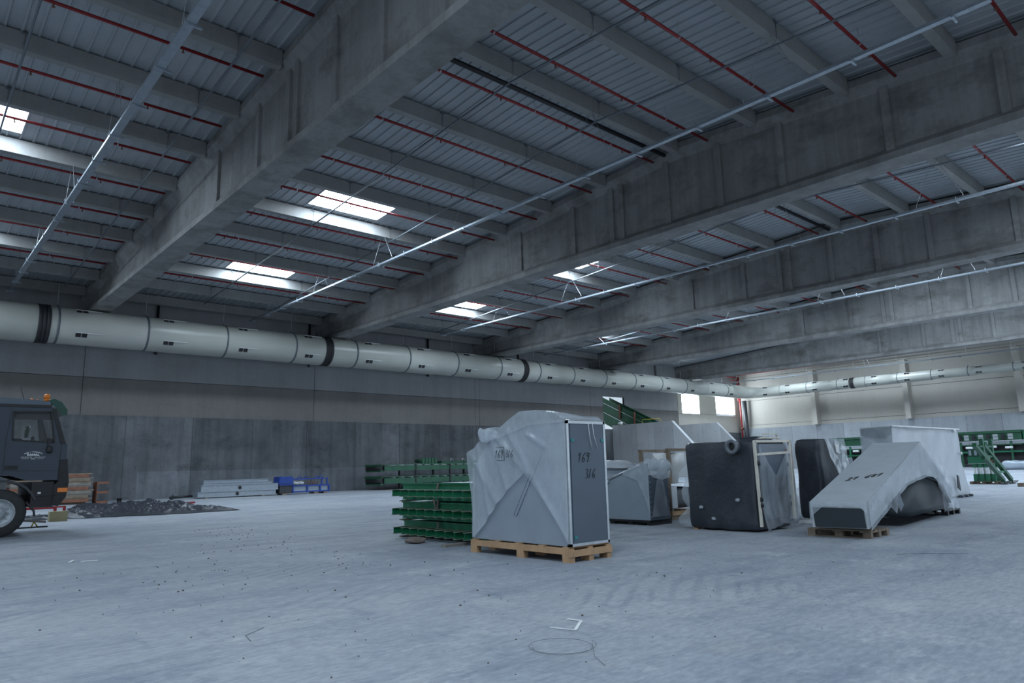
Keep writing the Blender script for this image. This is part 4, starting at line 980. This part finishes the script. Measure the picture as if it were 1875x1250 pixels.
for z in (1.35, .62, .5): MB().rbox(13.56, 13.66, 7.64, 7.70, z, z+.10, .03, 4, .01).build('latch', M['black'], e)
MB().box(13.62, 13.75, 9.25, 9.36, 0, .028).box(14.7, 14.85, 8.9, 9.1, 0, .028).build('foot', M['wood'], e)
e = thing('wrapped_skid_unit', (16.4, 9.0, 0), 'narrow machine unit in clear film squeezed between the two black wrapped machines', 'machine')
MB().rbox(15.7, 16.92, 8.68, 9.5, .12, 1.92, .08, 12, .03, 2, 7).build('machine_body', M['dark_film'], e)
MB().box(15.7, 16.9, 8.7, 9.5, 0, .119).build('base', M['black'], e)
def fq(u, v):
    x = 15.72+1.2*u; z = .06+1.88*v; return Vector((x, 8.63 - .03*noise.noise(Vector((x*5, z*2.5, 3))) - .06*(1-v)**4 - .03*math.sin(u*20+v*3), z))
MB().grid(fq, 24, 30).build('wrap_film', M['film'], e)
MB().tube([(16.3, 8.64, 1.55), (16.6, 8.62, 1.66), (16.85, 8.64, 1.75)], .03, 7).build('red_pipe', M['rust'], e)
for z in (1.35, .42, .58): MB().tube([(16.65, 8.6, z), (16.65, 8.56, z)], .05, 8).build('valve', M['black'], e)
MB().bar((16.93, 8.62, .1), (16.90, 8.62, 1.95), .04, .05, (0, 1, 0)).build('edge_post', M['cream'], e)
e = thing('wrapped_cabinet', (17.6, 8.4, 0), 'tall black wrapped machine cabinet with a white paper taped on, behind the sloping duct', 'cabinet')
MB().rbox(17.0, 18.25, 7.95, 8.58, .04, 1.95, .10, 18, .03, 1.7, 9).build('wrapped_body', M['black_film'], e)
def fc(u, v):
    z = .75+1.2*v; xl = lin([(.75, 18.0), (1.1, 17.75), (1.5, 17.45), (1.95, 17.25)], z); x = xl + (18.36-xl)*u
    return Vector((x + .25*(1-v)**2*u, 7.90 - .03*noise.noise(Vector((x*4, z*3, 8))) - .05*(1-v), z))
MB().grid(fc, 22, 24).build('wrap_film', M['film'], e)
lbl(MB().add([(17.72, 7.86, 1.62), (17.92, 7.86, 1.58), (17.88, 7.855, 1.80), (17.68, 7.855, 1.83)], [(0, 1, 2, 3)]).build('paper_sheet', M['white'], e), 'white paper sheet')
lbl(MB().add([(17.55, 7.88, .80), (17.63, 7.88, .79), (17.62, 7.88, .94), (17.54, 7.88, .95)], [(0, 1, 2, 3)]).build('paper_tag', M['strap'], e), 'small brownish tag')
tag(MB().add([(16.15, 8.2, .0), (16.9, 8.42, .0), (16.93, 8.1, .0), (16.3, 7.85, .0), (16.15, 8.2, .05), (16.9, 8.42, .05), (16.93, 8.1, .05), (16.3, 7.85, .05)], [(3, 2, 1, 0), (4, 5, 6, 7), (0, 1, 5, 4), (1, 2, 6, 5), (2, 3, 7, 6), (3, 0, 4, 7)]).build('foam_board', M['white']), 'white foam board lying on the floor in front of the wrapped cabinet', 'board')

# ------------------------------------------------------------------ sloping duct on two pallets
def euro_pallet(x0, y0, mat, label, w=.8, l=1.2):
    e = thing('euro_pallet', (x0+w/2, y0+l/2, 0), label, 'pallet', 'flat pallets')
    for k in range(3):
        for j in range(3):
            MB().box(x0+(w-.10)*j/2, x0+(w-.10)*j/2+.10, y0+(l-.145)*k/2, y0+(l-.145)*k/2+.145, .022, .10).build('block', mat, e)
    for j in range(3): MB().box(x0+(w-.10)*j/2, x0+(w-.10)*j/2+.10, y0, y0+l, 0, .021).build('bottom_board', mat, e)
    for k in range(3): MB().box(x0, x0+w, y0+(l-.145)*k/2, y0+(l-.145)*k/2+.145, .101, .122).build('cross_board', mat, e)
    for j in range(5): MB().box(x0+(w-.13)*j/4, x0+(w-.13)*j/4+.13, y0, y0+l, .123, .144).build('deck_board', mat, e)
    return e
euro_pallet(13.60, 5.56, M['wood_old'], 'brown wooden pallet under the lower end of the sloping wrapped duct', .84, 1.18)
pb = euro_pallet(19.95, 6.25, M['black'], 'black pallet with white block ends under the wrapped duct elbow', .95, 1.2)
for y in (6.55, 7.05): lbl(MB().box(19.93, 19.949, y, y+.17, .03, .075).build('white_end', M['white'], pb), 'white pallet end')
CH = Vector((13.42, 5.50, 0)); CU = Vector((.994, .106, 0)); CV = Vector((-.106, .994, 0))
def ch(u, v, z): return CH + CU*u + CV*v + Vector((0, 0, z))
e = thing('wrapped_duct_elbow', tuple(CH), 'sloping rectangular duct in white film ending in a dark round elbow', 'duct elbow')
def chz(u): return lin([(0, .665), (4.42, 1.80)], u)
m = MB()
prof = [(0, .19), (-.02, .665), (4.42, 1.80), (5.4, 1.37), (7.2, .66), (6.85, .30), (5.9, .85), (4.4, 1.05), (2.8, .90), (1.72, .63)]
rows = []
for v, ins in ((0, 0), (1.0, 0)): rows.append([ch(u, v, z) for u, z in prof])
m.loft(rows, True, False)
# side skins as quads between upper and lower outline
up = [(-.02, .665), (.9, .90), (1.72, 1.105), (2.8, 1.38), (3.6, 1.59), (4.42, 1.80), (5.4, 1.37), (6.3, 1.02), (7.2, .66)]
lo = [(0, .19), (.9, .42), (1.72, .63), (2.8, .90), (3.6, .98), (4.4, 1.05), (5.3, .98), (6.1, .72), (6.85, .30)]
for v in (0, 1.0):
    for (a, b), (c, d) in zip(zip(up, up[1:]), zip(lo, lo[1:])): m.quad(ch(*[a[0], v, a[1]]), ch(b[0], v, b[1]), ch(d[0], v, d[1]), ch(c[0], v, c[1]))
m.build('duct_body', M['film_white'], e)
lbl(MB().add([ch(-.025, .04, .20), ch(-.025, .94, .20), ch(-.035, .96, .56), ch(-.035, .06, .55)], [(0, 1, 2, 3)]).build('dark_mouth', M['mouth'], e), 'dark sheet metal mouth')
def cf(u, v):
    s_ = 1.02*u - .01; z = .66 - (.05 + .40*max(0, (abs(u-.45)-.30)/.5)**1.3 + .03*noise.noise(Vector((u*8, 1, 1))))*v*1.6
    return ch(-.05 - .02*v, s_, max(.19, z))
MB().grid(cf, 24, 8).build('mouth_film', M['film'], e)
def sf(u, v):
    uu = 7.2*u; z0, z1 = lin(lo+[(7.2, .3)], uu), lin(up, uu); n = noise.noise(Vector((uu*1.4, v*2, 4)))
    drop = .25*max(0, 1-abs(uu-1.75)/.35)
    return ch(uu, -.03 - .02*abs(n) - .07*max(0, math.sin((uu-3.6)*1.1))*(1-v)*(1 if 3.6 < uu < 6.4 else 0), max(.16, z0 - .04 - drop + (z1 - z0 + .05 + drop)*v))
MB().grid(sf, 70, 14).build('side_film', M['film'], e)
def el(t, v, r=1.): return ch(4.95 + 1.95*r*math.cos(t), v, .20 + .84*r*math.sin(t))
m = MB().loft([[el(math.pi*k/20, v) for k in range(21)] for v in (.06, 1.5)], True, True, True)
lbl(m.build('round_elbow', M['mouth'], e), 'dark rounded elbow')
def ef(u, v):
    uu = 5.2+1.95*u; zt = lin([(4.42, 1.8), (5.4, 1.37), (7.2, .66)], uu); z = .17 + (zt-.17)*v
    return ch(uu + .18*(1-v)*math.sin(u*5), -.10 - .06*noise.noise(Vector((uu*3, z*3, 6))) - .04*(1-v), z)
MB().grid(ef, 24, 20).build('elbow_film', M['film_thin'], e)
lbl(MB().add([ch(1.42, -.14, .60), ch(1.62, -.14, .40), ch(1.85, -.15, .52), ch(1.60, -.15, .80)], [(0, 1, 2, 3)]).build('torn_opening', M['sheet_dark'], e), 'dark tear in the film')
ink = MB()
sl = Vector((4.44, 0, 1.135)).normalized(); su = (CU*sl.x + Vector((0, 0, sl.z))).normalized()
strokes(ink, '21 681', ch(1.30, .74, chz(1.30)+.008), -CV*1.0 + su*.6, su, .20, .1, .008, .55)
lbl(ink.build('handwritten_number', M['ink'], e), 'black handwritten number on top')

# ------------------------------------------------------------------ large white wrapped load
e = thing('wrapped_load', (26.8, 9.2, 0), 'very large flat-sided load in white film behind the sloping duct', 'load')
def flare(w):
    if w.x > 28: w.x += .35*max(0, (1.3-w.z)/1.3)**1.5*(1+.5*noise.noise(Vector((w.y*3, w.z*2, 1))))
    w.y -= .06*max(0, (1.2-w.z)/1.2) if w.y < 9 else 0
    return w
MB().rbox(23.6, 29.85, 8.66, 9.62, .05, 2.43, .05, 26, .04, 1.1, 11, flare).build('wrapped_body', M['film_white'], e)
def bl(u, v):
    y = 8.68+.92*u; z = 2.40 - (.22 + .12*math.sin(math.pi*u) + .06*noise.noise(Vector((y*5, 1, 1))))*v; return Vector((23.54, y, z))
lbl(MB().grid(bl, 16, 6).build('bare_top_band', M['dark_film'], e), 'dark bare strip at the top')
def bs(u, v):
    y = 8.66+.96*u; z = .05+2.36*v; return Vector((23.50 - .04*noise.noise(Vector((y*3, z*2, 3))), y, z))
MB().grid(bs, 14, 20).build('end_film', M['film'], e)
for p, q in (((23.52, 8.63), (29.9, 8.63)), ((23.52, 8.63), (23.52, 9.64))): MB().bar((*p, 2.44), (*q, 2.44), .05, .04).build('top_edge', M['white'], e)
for x in (28.7, 29.2, 29.7): MB().rbox(x, x+.14, 8.42, 8.58, 0, .1, .03, 4, .01).build('foot', M['dark_film'], e)
lbl(MB().prism([(28.55, .35), (28.8, .25), (28.75, .75), (28.62, .8)], 'y', 8.50, 8.53).build('torn_opening', M['black'], e), 'dark tear in the film')
for p in ((29.2, 2.3), (29.6, 1.5)): lbl(MB().rbox(p[0], p[0]+.12, 8.56, 8.63, p[1], p[1]+.1, .03, 5, .02, 5).build('film_knot', M['white'], e), 'bright film knot')
e = thing('covered_unit', (22.6, 10.2, 0), 'low dark unit with white padded cover between the cabinet and the white load', 'machine')
MB().box(21.6, 23.2, 9.9, 10.6, .0, 1.20).build('base', M['dark'], e)
MB().rbox(21.5, 23.2, 9.85, 10.7, 1.21, 1.36, .05, 8, .02, 3).rbox(21.5, 21.95, 10.35, 10.75, 1.3, 1.6, .09, 8, .03, 3, 2).rbox(22.9, 23.3, 9.8, 10.05, 1.25, 1.5, .08, 7, .03, 3, 5).build('padded_cover', M['film_white'], e)

# ------------------------------------------------------------------ green machinery along the far wall
def green_line(ya, yb, x, label, plates=True):
    z0 = zfloor(x); e = thing('machine_line', (x, (ya+yb)/2, z0), label, 'conveyor machine', 'green machine lines')
    lo_, hi = min(ya, yb), max(ya, yb)
    MB().box(x-.1, x+1.2, lo_, hi, 3.58, 3.82).build('top_beam', M['green_dark'], e)
    MB().box(x, x+1.2, lo_, hi, 2.92, 3.56).build('upper_panel', M['green_dark'], e)
    MB().box(x-.12, x+.0, lo_, hi, 2.82, 2.90).build('ledge', M['galv'], e)
    MB().box(x-.05, x+1.2, lo_, hi, 2.45, 2.55).build('mid_beam', M['green_dark'], e)
    MB().box(x-.05, x+1.2, lo_, hi, 1.75, 1.9).build('lower_beam', M['green'], e)
    MB().box(x+.5, x+1.2, lo_, hi, z0+.25, 2.44).build('dark_back', M['black'], e)
    MB().box(x-.02, x+1.2, lo_, hi, z0+.02, z0+.22).build('plinth', M['black'], e)
    y = hi - .5; k = 0
    while y > lo_+.3:
        MB().box(x-.08, x+.06, y-.09, y+.09, z0, 2.92).build('upright', M['green'] if k % 2 else M['green_dark'], e); y -= 2.1; k += 1
    y = hi - .85
    while plates and y > lo_+.5:
        for zz in (2.98, 3.26): MB().box(x-.03, x-.005, y-.42, y, zz, zz+.24).build('cover_plate', M['galv'], e)
        MB().tube([(x-.25, y+.35, 3.35), (x+.05, y+.35, 3.35)], .16, 10).box(x-.2, x, y+.15, y+.55, 3.0, 3.2).build('gear_motor', M['black'], e); y -= 1.22
    for y, zz in ((hi-2.9, 2.2), (hi-4.2, 2.1), (hi-.9, 2.15)): MB().rbox(x-.2, x+.2, y-.6, y, zz, zz+.22, .06, 5, .02).build('wrapped_part', M['white'], e)
    return e
green_line(23.6, 18.0, 80.0, 'dark green machine line with pale cover plates, right of the white load')
green_line(36.5, 32.0, 80.0, 'dark green machine line by the far wall, seen left of the white load', False)
e = thing('machine_line', (80.4, 15, .43), 'dark green lower machine at the right picture edge by the far wall', 'conveyor machine', 'green machine lines')
MB().box(80.1, 81.3, 11, 17.9, 2.95, 3.7).build('upper_panel', M['green'], e); MB().box(80.0, 81.3, 11, 17.9, 1.75, 1.95).build('lower_beam', M['green_dark'], e)
MB().box(80.5, 81.3, 11, 17.9, .5, 2.94).build('dark_back', M['black'], e)
for y in (17.5, 15.4, 13.3): MB().box(80.0, 80.12, y-.1, y+.1, .43, 2.94).build('upright', M['green_dark'], e)
e = thing('support_frame', (42.5, 10.8, 0), 'dark green inclined support frame on two floor pads right of the white load', 'support frame')
for x0 in (42.72, 44.1):
    MB().bar((x0, 10.65, .20), (x0-3.95, 10.65, 1.98), .18, .17).build('sloping_leg', M['green_dark'], e)
    MB().tube([(x0+.05, 10.65, .17), (x0+.25, 10.65, .05)], .03, 7).bar((x0-.05, 10.65, .025), (x0+.65, 10.65, .13), .3, .05).build('foot_pad', M['black'], e)
MB().bar((42.0, 10.65, .62), (43.3, 10.65, .65), .12, .12).build('cross_bar', M['green'], e)
for x0 in (40.0, 41.45): MB().bar((x0, 10.66, 1.25), (x0, 10.66, 2.28), .2, .16, (0, 1, 0)).build('upright', M['green_dark'], e)
MB().bar((39.9, 10.64, 1.42), (41.6, 10.64, 1.42), .1, .1).bar((39.4, 10.64, 1.9), (41.3, 10.64, 1.9), .1, .08).build('cross_bar', M['green_dark'], e)
pj = euro_pallet(43.0, 11.0, M['wood_old'], 'wooden pallet carrying green jack posts behind the green support frame', 1.3, 1.25)
for k in range(4):
    for j in range(2):
        x = 43.1+.62*j; y = 11.12+.28*k
        e = thing('jack_post', (x, y, .145), 'green adjustable jack post on the pallet, %s from the right in the %s row' % (ORD[k], ['front', 'rear'][j]), 'jack', 'green jack posts')
        MB().box(x-.08, x+.08, y-.08, y+.08, .145, .52).build('lower_tube', M['green'], e)
        MB().box(x-.05, x+.05, y-.05, y+.05, .521, .86).build('screw_rod', M['white'], e)
        MB().box(x-.08, x+.08, y-.08, y+.08, .861, 1.045).build('head', M['green'], e)
e = thing('parts_tray', (43.6, 11.6, 1.046), 'green parts tray lying on top of the jack posts', 'tray')
MB().box(42.98, 44.2, 11.0, 12.2, 1.047, 1.07).build('plate', M['galv'], e)
MB().box(43.0, 44.2, 11.35, 12.2, 1.071, 1.42).build('lower_box', M['green'], e)
MB().box(43.2, 44.1, 11.55, 12.2, 1.421, 1.80).build('upper_box', M['green_dark'], e)
for y in (11.6, 11.85, 12.1): MB().box(43.17, 43.2, y-.06, y+.06, 1.48, 1.75).build('square_part', M['sheet'], e)
lbl(MB().rbox(43.05, 43.5, 11.02, 11.33, 1.071, 1.30, .05, 6, .03, 5).build('loose_parts', M['rust'], e), 'rusty loose parts')
o = MB().rbox(69.2, 71, 15.2, 17.2, .31, 1.0, .25, 10, .12, 1.2, 4).build('wrapped_bundle', M['sheet'])
tag(o, 'low bundle in pale film on the floor at the right picture edge', 'bundle')
tag(MB().box(39.6, 40.1, 7.6, 9.35, 0, .17).build('timber_beam', M['wood_old']), 'short brown timber on the floor at the right picture edge', 'timber')

# ------------------------------------------------------------------ small litter on the floor
tag(MB().bar((4.66, 4.80, .006), (4.74, 4.56, .006), .016, .006).bar((4.74, 4.56, .007), (5.05, 4.78, .007), .028, .006).bar((5.05, 4.78, .007), (5.02, 4.93, .007), .028, .006).build('plastic_strip', M['white']), 'bent white plastic strip on the bare floor in the foreground', 'strip')
tag(MB().bar((2.60, 14.5, .01), (2.70, 14.75, .01), .05, .012).build('plastic_strip', M['white']), 'short white strip on the floor in front of the truck, left of two', 'strip', 'white strips')
tag(MB().bar((2.76, 14.45, .01), (3.0, 14.38, .01), .05, .012).build('plastic_strip', M['white']), 'short white strip on the floor in front of the truck, right of two', 'strip', 'white strips')
pts = []
for k in range(60):
    t = k/59*2*math.pi*1.6; r = .23 + .05*k/59
    pts.append((4.22 + r*math.cos(t+2.2)*1.0, 4.22 + r*math.sin(t+2.2), .006+.0004*k))
pts += [(4.2, 3.85, .008), (4.06, 3.62, .006)]
tag(MB().tube(pts, .0014, 5).build('wire_coil', M['dark']), 'thin loose coil of dark wire on the floor near the bottom of the picture', 'wire')
tag(MB().tube([(2.55, 6.35, .005), (2.6, 6.6, .006), (2.85, 6.8, .005)], .0022, 5).build('loose_wire', M['dark']), 'thin bent wire on the floor left of the bottom centre', 'wire', 'loose wires')
tag(MB().tube([(11.6, 4.4, .006), (11.9, 4.15, .01), (12.1, 3.9, .008), (12.3, 3.65, .006)], .0025, 5).build('loose_wire', M['dark']), 'thin curved wire on the floor at the right, in front of the brown pallet', 'wire', 'loose wires')
m = MB(); rnd = random.Random(3)
def bit(x, y, s):
    if 7.6 < x < 12 and 7.4 < y < 14: return
    n = 5; a = [rnd.uniform(.6, 1.2) for _ in range(n)]
    r0 = [Vector((x+s*a[k]*math.cos(2*math.pi*k/n), y+s*a[k]*math.sin(2*math.pi*k/n), 0)) for k in range(n)]
    r1 = [Vector((x+.6*s*a[k]*math.cos(2*math.pi*k/n), y+.6*s*a[k]*math.sin(2*math.pi*k/n), s*.8)) for k in range(n)]
    m.loft([r0, r1])
for k in range(300):
    t = rnd.random()
    if k % 3 == 0: cx, cy = 2.3 + 5.2*t, 8 + 12*t; w = .5   # trails of grit shaken off passing tyres
    elif k % 3 == 1: cx, cy = 5.6 + 1.6*t, 9.5 + 11*t; w = .35
    else: cx, cy = 1.0 + 9*t, 4 + 9*rnd.random(); w = 1.2
    bit(cx + rnd.gauss(0, w), cy + rnd.gauss(0, w), rnd.choice((.006, .008, .011, .016)))
for k in range(60): bit(1.2 + 9*rnd.random(), 3 + 4*rnd.random(), rnd.choice((.005, .007, .009)))
o = m.build('grit', M['stone']); o['kind'] = 'stuff'; o['label'] = 'dark grit and crumbs scattered over the floor'; o['category'] = 'grit'
